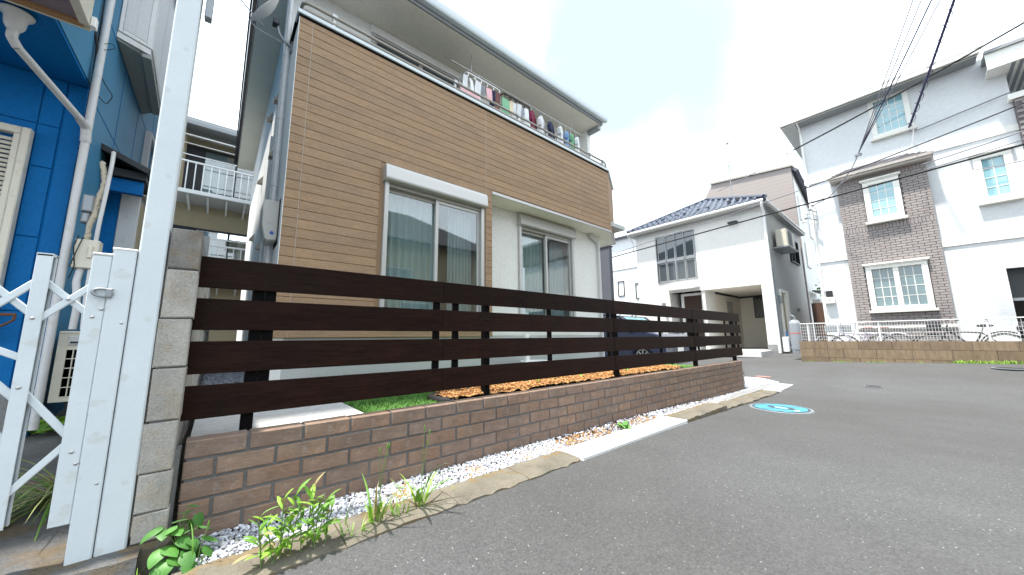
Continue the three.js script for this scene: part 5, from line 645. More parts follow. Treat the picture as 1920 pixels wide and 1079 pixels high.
// gas cylinder, blue hose, bollard beside the white house
{
  const t = thing('gas_cylinder', 'tall grey gas cylinder standing beside the low brown wall', 'gas cylinder', [14, 0.45, -2.62]);
  part('tank', lathe([[0, 0], [0.13, 0], [0.15, 0.03], [0.15, 0.82], [0.13, 0.9], [0.07, 0.95], [0, 0.96]], 14, 0.48, -2.62, 24), M([0.25, 0.27, 0.30], 0.5), t); part('valve', [cyl(14, 1.42, 1.52, -2.62, 0.03), tube([[13.93, 1.5, -2.62], [14.07, 1.5, -2.62]], 0.02, 8)], mSteel, t); part('collar', [tube([[13.9, 1.44, -2.56], [13.9, 1.55, -2.6], [13.95, 1.6, -2.7], [14.06, 1.58, -2.7], [14.1, 1.46, -2.62]], 0.012, 6)], mGreyMetal, t); part('foot_ring', cyl(14, 0.4, 0.485, -2.62, 0.145), mGreyMetal, t); part('strap', lathe([[0.152, 0], [0.155, 0.02], [0.152, 0.03]], 14, 1.0, -2.62, 24), M([0.5, 0.12, 0.1], 0.7), t);
}
one('blue_tarp_roll', [cyl(16.3, 0.4, 1.1, -3.32, 0.05, 0.03, 12), tube([[16.3, 1.08, -3.32], [16.24, 0.8, -3.27], [16.34, 0.55, -3.25]], 0.02, 6)], M([0.02, 0.08, 0.22], 0.7), 'rolled blue tarpaulin leaning by the side door of the white house', 'tarpaulin');
one('white_canister', cbox(16.0, 16.22, 0.36, 0.9, -3.42, -3.24, 0.02), mWhitePaint, 'white plastic canister at the foot of the corner down pipe', 'canister');
one('wooden_board', cbox(20.8, 21.0, 0.3, 2.4, -3.2, -2.6, 0.01), M([0.12, 0.07, 0.05], 0.9), 'dark wooden board leaning in the gap behind the gas cylinder', 'board');
one('alley_gate', [box(22.5, 22.56, 0.4, 2.7, -3.4, -1.6)], mCreamPlaster, 'pale panel closing the gap between the white houses', 'gate');
one('alley_bush', (() => { const r = rng(7), l = []; for (let i = 0; i < 240; i++) { const g = bladeGeo(0.05, 0.16, 0.6, 2); g.rotateX(r() * 3); g.rotateY(r() * 6); g.translate(23.4 + 0.7 * (r() - 0.5), 2.5 + 1.3 * r(), -2.6 + 1.3 * (r() - 0.5)); l.push(wuv(g)); } return l; })(), mLeafBroad, 'dark green shrub behind the pale panel in the gap', 'shrub');
// taller taupe house behind
{
  const t = thing('taupe_house', 'tall brownish grey house with a cut-back roof behind the white house', 'house', [25, 0.4, -5.6]);
  part('front_wall', wallX([[-8.9, 0.3], [-3.6, 0.3], [-3.6, 9.95], [-7.5, 10.35], [-8.9, 8.0]], 22.9, 0.2), mTaupe, t); part('side_wall', box(23.1, 30, 0.3, 9.7, -3.8, -3.602), mSidePlaster, t); part('far_side_wall', box(23.1, 30, 0.3, 7.4, -8.6, -8.4), mTaupe, t);
  part('roof', [slabQuad([22.8, 10.44, -7.56], [22.8, 10.04, -3.5], [30, 10.04, -3.5], [30, 10.44, -7.56], 0.09)], mAluBrown, t); part('eave', [slabQuad([22.95, 9.95, -3.5], [22.95, 9.75, -3.3], [30, 7.4, -3.3], [30, 7.6, -3.5], 0.16)], mGreyPlaster, t);
  for (const [x, y] of [[24.0, 7.2], [26.2, 6.6], [24.2, 4.6]]) { const g = grp('window', t, x, y, -3.6); local('frame', cbox(-0.45, 0.45, -0.05, 1.3, 0, 0.06, 0.01), mWhitePaint, g); local('pane', box(-0.38, 0.38, 0.02, 1.23, 0.061, 0.066), mGlassBlue, g); }
  part('window_hood', slabQuad([23.4, 3.2, -3.5], [25.2, 3.2, -3.5], [25.2, 3.1, -2.9], [23.4, 3.1, -2.9], 0.06), mDarkMetal, t); part('aerial', [tube([[24.4, 9.9, -3.9], [24.4, 12.0, -3.9]], 0.02, 6), tube([[24.4, 11.9, -4.2], [24.4, 11.9, -3.6]], 0.015, 5)], mGreyMetal, t);
}
one('roof_aerial', [tube([[18.4, 7.0, -5.2], [18.4, 9.3, -5.2]], 0.016, 6), tube([[18.4, 9.2, -5.5], [18.4, 9.2, -4.9]], 0.01, 5), tube([[18.2, 9.05, -5.4], [18.2, 9.05, -5.0]], 0.01, 5), tube([[18.1, 9.1, -5.2], [18.7, 9.1, -5.2]], 0.01, 5)], mGreyMetal, 'thin television aerial standing on the blue tiled roof', 'aerial');
// white house and dark grey house beyond the brown house
{
  const t = thing('distant_house', 'white house with small dark windows between the brown house and the white house', 'house', [24, 0.4, -13.4]);
  part('wall', [wallX([[-18, 0.3], [-11.6, 0.3], [-11.6, 8.1], [-18, 8.1]], 22, 0.2), box(22.2, 28, 0.3, 8.1, -11.8, -11.602)], mWhitePlaster, t); part('roof', [slabQuad([21.7, 8.15, -18.3], [21.7, 8.15, -11.3], [24.5, 8.6, -11.3], [24.5, 8.6, -18.3], 0.12)], mGreyPlaster, t); part('floor_band', box(21.96, 21.998, 5.75, 5.8, -18, -11.6), mGutterGrey, t);
  for (const [z, y, w, h] of [[-13.72, 3.9, 0.42, 1.0], [-12.45, 3.6, 0.2, 1.0]]) trimWindow(t, 22, y, z, w, h, 1, 1, { trim: 0.05, frame: mDarkMetal, glass: mGlassDark }); part('lamp', cbox(21.85, 21.999, 5.1, 5.4, -14.5, -14.35, 0.02), mDarkMetal, t);
  const g2 = thing('dark_grey_house', 'dark grey rendered house edge right beside the brown house', 'house', [14, 0.2, -11]);
  part('wall', box(13, 13.22, 0.1, 4.95, -13, -8.62), mGreyPlaster, g2); part('roof', cbox(12.96, 13.26, 4.952, 5.0, -13.1, -8.58, 0.01), mDarkMetal, g2);
}

// ================================================================ TALL WHITE HOUSE AT RIGHT
{
  const t = thing('tall_white_house', 'tall white three-storey house with a brick-clad window bay at right', 'house', [18, 0.45, 2]);
  const X = 15, r = rng(161);
  part('front_wall', wallX([[-2.02, 0.2], [1.52, 0.2], [1.52, 2.56], [6, 2.56], [6, 5.5], [2.15, 5.5], [2.15, 8.22], [-2.02, 8.22]], X, 0.2, [[-0.19, 0.4, 7.02, 8.08], [1.5, 1.84, 4.44, 5.47]]), mWhitePlaster, t);
  part('side_wall', box(X + 0.2, 22, 0.2, 8.2, -2.02, -1.82), mWhitePlaster, t); part('upper_right_wall', box(X + 0.2, 22, 5.5, 8.2, 1.95, 2.148), mWhitePlaster, t);
  part('floor_band', [cbox(X - 0.035, X - 0.001, 3.29, 3.45, -2.05, -1.27, 0.01), cbox(X - 0.035, X - 0.001, 3.29, 3.45, 0.59, 6, 0.01)], mTrim, t); part('floor_band', [cbox(X - 0.035, X - 0.001, 6.02, 6.18, -2.05, 6, 0.01)], mTrim, t);
  for (const z of [1.05, 3.4]) part('wall_joint', box(X - 0.004, X - 0.0005, 0.4, 3.28, z, z + 0.008), mSidePlaster, t);
  // the bay: core, bricks, roof
  const bx = X - 0.15, b0 = -1.27, b1 = 0.59;
  part('bay_core', wallX([[b0 + 0.01, 0.2], [b1 - 0.01, 0.2], [b1 - 0.01, 5.76], [b0 + 0.01, 5.76]], bx + 0.012, 0.135, [[-0.57, -0.08, 4.43, 5.45], [-0.8, 0.17, 1.76, 2.87]]), mThinMortar, t);
  {
    const geos = [0, 1, 2].map((k) => cbox(-0.01, 0.012, -0.031, 0.031, -0.1, 0.1, 0.004, k, k)), soldier = cbox(-0.01, 0.012, -0.08, 0.08, -0.031, 0.031, 0.004), stuff = []; const bl = 0.21, rh = 0.0735; let count = 0;
    const holes = [[-0.72, 0.07, 4.28, 5.64], [-0.95, 0.31, 1.6, 3.02]], rows = []; for (let y = 0.45; y < 5.75;) { const s = Math.abs(y - 4.02) < 0.04 || y > 5.58; rows.push([y, s]); y += s ? 0.172 : rh; }
    for (const [y, s] of rows) for (let z = b0 + (s ? 0.034 : (rows.findIndex((q) => q[0] === y) % 2 ? 0.1 : -0.005)); z - (s ? 0.031 : 0.1) < b1 - 0.03; z += s ? 0.07 : bl) {
      const hw = s ? 0.031 : 0.1, hh = s ? 0.08 : 0.031, cy = y + hh; let a = Math.max(z - hw, b0), b = Math.min(z + hw, b1); if (b - a < 0.02) continue;
      let cut = false; for (const [p, q, u, v] of holes) if (cy + hh > u + 0.02 && cy - hh < v - 0.02) { if (a >= p - 0.01 && b <= q + 0.01) cut = true; else if (a < p && b > p) b = p; else if (b > q && a < q) a = q; } if (cut || b - a < 0.015) continue;
      const mt = mThinBrick[(r() * 4) | 0], full = !s && b - a > 0.199;
      if (count < 295 && y < 3.4) { count++; if (full) at('brick', geos[(r() * 3) | 0], mt, t, bx + (r() - 0.5) * 0.004, cy, (a + b) / 2); else part('brick', cbox(bx - 0.01, bx + 0.012, cy - hh, cy + hh, a, b, 0.004), mt, t); }
      else { const k = (r() * 4) | 0; (stuff[k] ||= []).push(cbox(bx - 0.01, bx + 0.012, cy - hh, cy + hh, a, b, 0.004)); }
    }
    stuff.forEach((l, k) => { const m = part('brick_field', l, mThinBrick[k], t); m.userData.kind = 'stuff'; });
    part('bay_base', cbox(bx - 0.04, bx + 0.01, 1.13, 1.19, b0 - 0.02, b1 + 0.02, 0.008), mTrim, t);
  }
  part('bay_side', [box(bx + 0.148, X - 0.001, 0.2, 5.76, b0 - 0.001, b0 + 0.02)], mThinBrick[1], t);
  part('bay_roof', [slabQuad([X - 0.42, 5.92, b0 - 0.16], [X - 0.42, 5.92, b1 + 0.16], [X - 0.001, 6.2, b1 - 0.38], [X - 0.001, 6.2, b0 + 0.3], 0.02), slabQuad([X - 0.42, 5.92, b1 + 0.16], [X - 0.001, 5.92, b1 + 0.16], [X - 0.001, 6.2, b1 - 0.38], [X - 0.002, 6.2, b1 - 0.38], 0.02), slabQuad([X - 0.001, 5.92, b0 - 0.16], [X - 0.42, 5.92, b0 - 0.16], [X - 0.002, 6.2, b0 + 0.3], [X - 0.001, 6.2, b0 + 0.3], 0.02)], mSlate[0], t);
  for (let k = 1; k < 5; k++) part('shingle_row', [slabQuad([X - 0.42 + k * 0.084 - 0.01, 5.926 + k * 0.056, b0 - 0.16 + k * 0.09], [X - 0.42 + k * 0.084 - 0.01, 5.926 + k * 0.056, b1 + 0.16 - k * 0.106], [X - 0.42 + k * 0.084 + 0.06, 5.965 + k * 0.056, b1 + 0.16 - k * 0.106], [X - 0.42 + k * 0.084 + 0.06, 5.965 + k * 0.056, b0 - 0.16 + k * 0.09], 0.012)], mSlate[k % 2], t);
  part('bay_eave', [cbox(X - 0.4, X - 0.001, 5.78, 5.87, b0 - 0.13, b1 + 0.13, 0.01), cbox(X - 0.44, X - 0.4, 5.85, 5.915, b0 - 0.17, b1 + 0.17, 0.008)], M([0.4, 0.36, 0.33], 0.7), t);
  trimWindow(t, X, 7.02, 0.105, 0.59, 1.06, 4, 4, { header: true, sill: true, trim: 0.12 }); trimWindow(t, bx - 0.012, 4.43, -0.325, 0.49, 1.02, 3, 4, { header: true, sill: true, trim: 0.13 }); trimWindow(t, bx - 0.012, 1.76, -0.315, 0.97, 1.11, 3, 4, { header: true, sill: true, trim: 0.12, leaves: 2, glass: mGlassTeal }); trimWindow(t, X, 4.44, 1.67, 0.34, 1.03, 2, 4, { header: true, sill: true, trim: 0.13 });
  // roof, soffit, gutter
  part('soffit', [box(14.52, X - 0.001, 8.14, 8.2, -2.4, 1.75), box(X, 22, 8.222, 8.26, -2.4, -1.6), box(X - 0.001 + 0.001, 22, 8.141, 8.2, -2.4, -2.022)], mGutterGrey, t); { const b = []; for (let k = 0; k < 9; k++) b.push(box(14.53, 22, 8.132, 8.1395, -2.39 + k * 0.04, -2.37 + k * 0.04)); part('soffit_boards', b, mSidePlaster, t); }
  part('gutter', [cbox(14.42, 14.519, 8.16, 8.32, -2.45, 1.8, 0.02)], mTrim, t); part('fascia', cbox(14.52, 14.54, 8.13, 8.3, -2.42, 1.78, 0.004), mSill, t); part('roof', [slabQuad([14.4, 8.34, -2.45], [14.4, 8.34, 1.85], [20, 9.6, 1.85], [20, 9.6, -2.45], 0.06), box(14.42, 22, 8.2, 8.3, -2.44, -2.42)], mTrim, t);
  part('roof', [cbox(14.3, 22, 7.98, 8.06, 1.82, 6, 0.01)], mGutterGrey, t); part('eave_band', cbox(14.36, 14.42, 7.56, 7.979, 1.83, 6, 0.008), mTrim, t); part('soffit', [box(14.421, 22, 7.6, 7.66, 1.84, 6)], mSidePlaster, t); { const b = []; for (let k = 0; k < 10; k++) b.push(box(14.5, 22, 7.585, 7.599, 2.2 + k * 0.12, 2.26 + k * 0.12)); part('soffit_boards', b, mGreyMetal, t); }
  part('down_pipe', [cyl(X - 0.05, 0.4, 7.9, -1.96, 0.025), tube([[X - 0.05, 7.88, -1.96], [14.75, 8.05, -1.97], [14.5, 8.16, -1.98]], 0.025, 8)], mTrim, t);
  // right-hand balcony: brick parapet, white cap
  part('balcony_parapet', box(X - 0.16, X + 0.1, 5.5, 6.78, 2.152, 6), mThinMortar, t); part('balcony_cap', cbox(X - 0.22, X + 0.15, 6.781, 6.93, 2.08, 6, 0.015), mTrim, t);
  { const g = [[], []]; for (let y = 5.52, k = 0; y < 6.75; y += 0.0735, k++) for (let z = 2.16 + (k % 2 ? 0.1 : 0); z < 3.6; z += 0.21) g[(r() * 2) | 0].push(box(X - 0.175, X - 0.1605, y, y + 0.062, z, z + 0.2)); g.forEach((l, k) => { const m = part('brick_field', l, mThinBrick[k], t); m.userData.kind = 'stuff'; }); }
  part('balcony_back', box(17, 17.2, 5.5, 8.2, 2.15, 6), mWhitePlaster, t);
  // garage opening with a half-closed dark shutter
  { const g = part('garage_shutter', box(X + 0.25, X + 0.3, 1.82, 2.56, 1.525, 6), M([0.055, 0.06, 0.066], 0.6), t); void g; part('shutter_bar', cbox(X + 0.23, X + 0.32, 1.75, 1.82, 1.525, 6, 0.01), mGreyMetal, t); part('garage_inside', [box(19, 19.2, 0.2, 2.6, 1.5, 6), box(X + 0.2, 19, 0.2, 2.6, 1.4, 1.519), box(X + 0.2, 19, 2.57, 2.7, 1.5, 6), box(X, 19, 0.2, 0.45, 1.52, 6)], mDarkRoom, t); }
  // intercom and letter box
  part('intercom', cbox(X - 0.12, X - 0.001, 2.17, 2.35, -1.9, -1.74, 0.012), mDarkMetal, t); part('letter_box', [cbox(X - 0.16, X - 0.001, 1.95, 2.14, -1.93, -1.7, 0.015)], mSill, t); part('letter_box_emblem', ball(X - 0.163, 2.06, -1.83, 0.02, 0.4, 1, 1), mAluBrown, t);
  // insulator cluster at the wall
  for (let k = 0; k < 5; k++) part('insulator', [ball(14.6 + 0.08 * (k % 2), 5.2 - 0.13 * k, -1.9 - 0.07 * k, 0.05, 1, 0.8, 1), tube([[14.6 + 0.08 * (k % 2), 5.2 - 0.13 * k, -1.9 - 0.07 * k], [14.99, 5.15 - 0.13 * k, -1.85]], 0.014, 5)], k % 2 ? mGreyMetal : mWhitePaint, t);
}
// low brown block wall and its fence
{
  const t = thing('low_block_wall', 'low brown concrete block wall in front of the tall white house', 'wall', [13.28, 0.2, 1.2]); const r = rng(171), X = 13.2;
  part('core', box(X + 0.02, X + 0.12, -0.1, 0.76, -2.4, 6), mMortar, t); const ys = [0.0, 0.325, 0.56, 0.775];
  for (let k = 0; k < 3; k++) for (let z = -2.42 + (k % 2 ? -0.3 : 0); z < 6; z += 0.62) { const a = Math.max(z, -2.42), b = Math.min(z + 0.614, 6); if (b - a > 0.05) part('block', cbox(X, X + 0.14, ys[k] + 0.004, ys[k + 1] - 0.003, a, b, 0.006, r() * 2, r() * 2), mLowBlock[(r() * 3) | 0], t); }
  const f = thing('wire_mesh_fence', 'white wire mesh fence on top of the low brown wall', 'fence', [13.28, 0.77, 1.2]); const w = []; for (let z = -2.36; z < 4; z += 0.05) w.push(box(13.268, 13.272, 0.79, 1.275, z - 0.0022, z + 0.0022)); for (let y = 0.82; y < 1.26; y += 0.09) w.push(box(13.264, 13.268, y - 0.0025, y + 0.0025, -2.36, 4)); const m = part('wire_mesh', w, mWhitePaint, f); m.userData.kind = 'stuff'; part('top_rail', cbox(13.258, 13.282, 1.275, 1.298, -2.37, 4, 0.004), mWhitePaint, f); for (const z of [-2.2, -0.75, 0.95, 2.6]) part('fence_post', cyl(13.3, 0.76, 1.28, z, 0.02, 0.02, 10), mWhitePaint, f);
  struct('house_terrace', box(13.34, 15.8, -0.1, 0.28, -2.4, 6), mRender);
  const g = rng(181); scatter('verge_grass', bladeGeo(0.006, 0.1, 0.9, 2), mLeafLime, 2600, (q) => { const z = -2.4 + 8 * Math.pow(g(), 0.8), d = z < -0.2 ? 0.06 : 0.14; q.position.set(13.19 - d * g(), roadY(13.1, z) - 0.01, z); q.rotation.set((g() - 0.5) * 0.7, g() * 6.3, (g() - 0.5) * 0.7); const s = (z > 0.2 ? 0.9 : 0.5) * (0.5 + g()) * (fbm(0.5, z / 12 + 0.5, 1, 40, 2, 5) > 0.45 ? 1 : 0.35); q.scale.set(s, s, s); const b = 0.7 + 0.7 * g(); return [b, b, b]; }, 'bright green grass verge at the foot of the low brown wall', 'grass');
}
// bicycles behind the wall, facing left
function bicycle(label, paint, dark, z0, X) {
  const t = thing('bicycle', label, 'bicycle', [X, 0.285, z0], 'bicycles behind the low brown wall'); const R = 0.325, y = R + 0.02, wb = 1.05; // front wheel at local z -wb
  for (const zc of [0, -wb]) { const w = new THREE.Group(); w.name = 'wheel'; w.position.set(0, y, zc); t.add(w); const ty = new THREE.TorusGeometry(R - 0.02, 0.018, 8, 36); ty.rotateY(Math.PI / 2); local('tyre', wuv(ty), mBlackRubber, w); const rm = new THREE.TorusGeometry(R - 0.042, 0.012, 6, 36); rm.rotateY(Math.PI / 2); local('rim', wuv(rm), mAluLight, w); const sp = []; for (let k = 0; k < 14; k++) { const a = k / 14 * 6.283; sp.push(tube([[0, 0, 0], [0, Math.cos(a) * (R - 0.04), Math.sin(a) * (R - 0.04)]], 0.0025, 4)); } local('spokes', sp, mSteel, w); const gd = new THREE.TorusGeometry(R + 0.03, 0.016, 5, 20, zc ? 1.4 : 2.2); gd.rotateY(Math.PI / 2); gd.rotateX(zc ? -0.5 : -0.1); local('mudguard', wuv(gd), paint, w); }
  const hd = [0, 0.78, -0.82], bb = [0, 0.34, -0.45], st = [0, 0.68, -0.3];
  local('frame', [tube([hd, bb], 0.02, 8), tube([[0, 0.72, -0.8], st], 0.017, 8), tube([bb, st], 0.018, 8), tube([bb, [0.03, y, 0]], 0.011, 6), tube([st, [0.03, y, 0]], 0.011, 6), tube([[0, 0.86, -0.79], [0, 0.62, -0.86], [0.03, y, -wb]], 0.015, 8)], paint, t);
  local('seat_post', tube([st, [0, 0.8, -0.27]], 0.013, 6), mSteel, t); const s = ball(0, 0.84, -0.24, 0.12, 0.75, 0.3, 1.1); local('saddle', s, dark, t);
  local('handlebar', [tube([[0, 0.84, -0.79], [0, 1.0, -0.77]], 0.012, 6), tube([[-0.26, 0.98, -0.6], [-0.22, 1.03, -0.72], [0, 1.0, -0.78], [0.22, 1.03, -0.72], [0.26, 0.98, -0.6]], 0.011, 6)], dark === mBlackRubber ? mDarkMetal : mSteel, t);
  local('basket', [...[-0.15, 0.15].map((x) => box(x - 0.003, x + 0.003, 0.74, 0.94, -1.12, -0.88)), box(-0.15, 0.15, 0.738, 0.742, -1.12, -0.88), box(-0.15, 0.15, 0.74, 0.94, -1.123, -1.117)], dark === mBlackRubber ? mDarkMetal : mGreyMetal, t);
  local('crank', [tube([[0.08, 0.34, -0.45], [0.08, 0.2, -0.38]], 0.009, 5), tube([[-0.08, 0.34, -0.45], [-0.08, 0.48, -0.52]], 0.009, 5), (() => { const c = new THREE.CylinderGeometry(0.09, 0.09, 0.008, 18); c.rotateZ(Math.PI / 2); c.translate(0.05, 0.34, -0.45); return wuv(c); })()], mSteel, t); return t;
}
bicycle('silver bicycle with a brown saddle behind the low brown wall', M([0.36, 0.34, 0.42], 0.4), M([0.2, 0.1, 0.1], 0.7), -0.75, 13.75); bicycle('pale bicycle half hidden behind the silver bicycle', M([0.5, 0.47, 0.54], 0.4), M([0.16, 0.09, 0.09], 0.7), -0.48, 14.05); bicycle('black bicycle with a black saddle before the white wall at right', M([0.018, 0.018, 0.02], 0.45), mBlackRubber, 1.18, 13.75);
{ const t = thing('storage_bag', 'round black bag resting behind the wire fence at the right edge', 'bag', [13.75, 0.9, 1.55]); part('bag', ball(13.75, 1.04, 1.55, 0.2, 0.8, 0.85, 1), M([0.03, 0.028, 0.034], 0.5), t); part('stand', [tube([[13.75, 0.9, 1.5], [13.75, 0.2, 1.35]], 0.02, 6), tube([[13.75, 0.9, 1.6], [13.75, 0.2, 1.75]], 0.02, 6)], mDarkMetal, t); part('strap', tube([[13.6, 1.0, 1.42], [13.58, 1.12, 1.55], [13.6, 1.0, 1.68]], 0.012, 6), mGreyMetal, t); }

// ================================================================ CABLES AND THE POLE THEY COME FROM
{
  const px = 9.8, pz = 2.05, y0 = roadY(px, pz);
  const t = thing('utility_pole', 'grey concrete utility pole outside the right edge carrying the wires', 'pole', [px, y0, pz]); part('shaft', cyl(px, y0 - 0.1, 10.6, pz, 0.16, 0.11, 20), mRender, t); part('crossarm', [cbox(px - 0.7, px + 0.7, 9.9, 10.0, pz - 0.05, pz + 0.05, 0.01)], mGreyMetal, t); for (const d of [-0.6, 0, 0.6]) part('insulator', cyl(px + d, 10.0, 10.16, pz, 0.05, 0.035, 12), mWhitePaint, t);
  const cable = (pts, r, mat, label) => { const v = pts; one('overhead_cable', tube(v, r, 5, 24), mat, label, 'cable'); };
  const sag = (a, b, s, n = 6) => Array.from({ length: n + 1 }, (_, i) => { const f = i / n; return [mix(a[0], b[0], f), mix(a[1], b[1], f) - 4 * s * f * (1 - f), mix(a[2], b[2], f)]; });
  const K = mBlackRubber, G = M([0.2, 0.2, 0.23], 0.7), P = M([0.32, 0.32, 0.34], 0.7), V = M([0.03, 0.03, 0.085], 0.6);
  const top = (d, y = 9.9) => [px + d, y, pz - 0.05];
  cable(sag([14.9, 6.9, 0.42], top(0.1, 9.6), 0.05), 0.027, V, 'thick dark blue service cable running up from the third-floor window'); { const l = []; const a = [14.9, 6.9, 0.42], b = top(0.1, 9.6); for (let i = 0; i <= 260; i++) { const f = i / 260, an = f * 110; l.push([mix(a[0], b[0], f) + 0.0, mix(a[1], b[1], f) - 0.2 * f * (1 - f) + 0.06 * Math.sin(an), mix(a[2], b[2], f) + 0.06 * Math.cos(an)]); } one('spiral_wire', tube(l, 0.007, 4, 520), V, 'thin spiral wire wound round the thick dark blue service cable', 'wire'); }
  cable([[14.9, 6.9, 0.42], [14.88, 6.78, 0.43], [14.9, 6.76, 0.6], [14.9, 6.86, 1.2], [14.9, 6.98, 1.9], [14.9, 7.02, 2.2]], 0.016, G, 'grey cable along the top storey wall to the balcony corner');
  [[-0.5, 10.1], [-0.25, 10.05], [0.25, 10.0], [0.5, 9.95]].forEach(([d, y], i) => cable(sag([13.8, 6.17, -0.62], [px + d, y + 0.12, pz - 0.25 + 0.2 * i], 0.03), i === 2 ? 0.015 : 0.011, i === 2 ? V : G, ['leftmost thin wire of the four rising steeply at the top right', 'second thin wire of the four rising steeply at the top right', 'darker third wire of the four rising steeply at the top right', 'rightmost thin wire of the four rising steeply at the top right'][i]));
  one('wire_clamp', [ball(13.8, 6.15, -0.62, 0.035, 1, 1.3, 1), cbox(13.77, 13.83, 6.09, 6.15, -0.7, -0.55, 0.01)], G, 'small dark clamp where the four steep wires meet', 'clamp');
  cable([[13.8, 6.15, -0.62], [13.9, 5.75, -0.85], [14.3, 5.25, -1.4], [14.6, 5.15, -1.9]], 0.014, G, 'short cable from the clamp down behind the bay roof');
  cable(sag([14.25, 8.42, 2.6], [14.25, 7.1, -2.12], 0.05), 0.024, K, 'black cable slanting across the top storey under the eaves'); cable(sag([14.25, 7.1, -2.12], [14.6, 6.6, -4.6], 0.05), 0.014, G, 'grey wire leaving the top left corner of the tall white house');
  cable(sag([13.5, 5.2, 2.9], [13.5, 4.52, -9.6], 0.0), 0.024, K, 'thickest black cable crossing in front of both white houses'); cable(sag([13.5, 6.2, 2.6], [13.5, 5.42, -1.98], 0.03), 0.015, K, 'black wire crossing above the bay roof'); cable(sag([13.5, 5.42, -1.98], [13.5, 4.7, -8.9], 0.02), 0.014, G, 'thin grey wire just above the thickest cable'); cable(sag([13.5, 5.55, 2.6], [13.9, 5.4, 0.5], 0.02), 0.014, G, 'grey wire running behind the bay roof from the right edge'); cable(sag([13.6, 5.38, 2.6], [13.8, 5.2, 0.5], 0.02), 0.012, G, 'lower grey wire between the bay and the right window'); cable(sag([13.4, 4.75, 2.6], [14.5, 5.1, 1.35], 0.02), 0.011, G, 'thin wire crossing the narrow right window');
  cable(sag([13.5, 8.7, 2.9], [13.5, 7.75, -4.8], 0.06), 0.009, P, 'faint high wire with a small ball across the bright sky'); one('wire_ball', ball(13.5, 7.84, -3.79, 0.045), M([0.3, 0.36, 0.3], 0.7), 'small grey green ball on the faint high wire', 'ball');
  cable([[14.8, 5.15, -1.95], [14.3, 5.5, -1.2], [14.2, 5.75, -0.7], [14.25, 5.95, 0.3], [14.6, 6.75, 0.5]], 0.009, P, 'loose thin cable curving from the insulators up to the third-floor sill');
}

// ================================================================ HOUSES BEHIND THE CAMERA (mirrored in the glass doors)
{
  const t = thing('opposite_house', 'beige house with a dark gabled roof across the road behind the viewer', 'house', [5, 0, 11]);
  part('wall', wallZ(0, 13, -0.1, 6.2, 8, 8.2, []), mBeige, t); part('wall', [box(0, 0.2, -0.1, 6.2, 8.2, 15), box(12.8, 13, -0.1, 6.2, 8.2, 15)], mBeige, t);
  part('roof', [slabQuad([-0.6, 6.1, 7.3], [4.5, 9.0, 11.5], [9.0, 9.0, 11.5], [13.6, 6.1, 7.3], 0.14), slabQuad([13.6, 6.1, 7.3], [9.0, 9.0, 11.5], [9.001, 9.0, 11.5], [13.6, 6.1, 15.7], 0.14), slabQuad([13.6, 6.1, 15.7], [9.0, 9.0, 11.5], [4.5, 9.0, 11.5], [-0.6, 6.1, 15.7], 0.14), slabQuad([-0.6, 6.1, 15.7], [4.5, 9.0, 11.5], [4.499, 9.0, 11.5], [-0.6, 6.1, 7.3], 0.14)], mRoofDark, t);
  for (const x of [0.5, 4, 8]) { const g = grp('window', t, x, 1.2, 8, Math.PI); local('frame', cbox(-0.85, 0.85, -0.05, 1.7, 0, 0.06, 0.01), mAluLight, g); local('pane', box(-0.78, 0.78, 0.02, 1.63, 0.061, 0.066), mGlassDark, g); }
  for (const x of [1.5, 7]) { const g = grp('window', t, x, 3.5, 8, Math.PI); local('frame', cbox(-0.75, 0.75, -0.05, 1.2, 0, 0.06, 0.01), mAluLight, g); local('pane', box(-0.68, 0.68, 0.02, 1.13, 0.061, 0.066), mGlassDark, g); }
}

// ================================================================ WEEDS
function leafGeo(len, w, curl, fold, kind = 'lance') {
  const n = 6, P2 = [], UV = [], I = []; for (let i = 0; i <= n; i++) { const f = i / n; let ww = kind === 'heart' ? w * Math.pow(Math.sin(Math.PI * Math.pow(f * 0.93 + 0.07, 0.62)), 0.8) : kind === 'grass' ? w * Math.pow(1 - f, 0.55) * Math.min(1, 0.5 + f * 4) : w * Math.pow(Math.sin(Math.PI * (f * 0.95 + 0.03)), 0.85); if (i === n) ww = 0; const a = curl * f, y = len * f * Math.cos(a * 0.6), z = len * f * Math.sin(a * 0.6); for (const s of [-1, 0, 1]) { P2.push(s * ww, y, z + Math.abs(s) * ww * fold); UV.push(0.5 + 0.5 * s, f); } }
  for (let i = 0; i < n; i++) for (let k = 0; k < 2; k++) { const a = i * 3 + k; I.push(a, a + 1, a + 3, a + 1, a + 4, a + 3); } const g = new THREE.BufferGeometry(); g.setAttribute('position', new THREE.Float32BufferAttribute(P2, 3)); g.setAttribute('uv', new THREE.Float32BufferAttribute(UV, 2)); g.setIndex(I); g.computeVertexNormals(); return g;
}
function leafOn(t, geo, mat, p, yaw, pitch, s = 1, roll = 0) { const m = shade(new THREE.Mesh(geo, mat)); m.name = 'leaf'; m.position.set(...p); m.rotation.order = 'YXZ'; m.rotation.set(pitch, yaw, roll); m.scale.setScalar(s); t.add(m); }
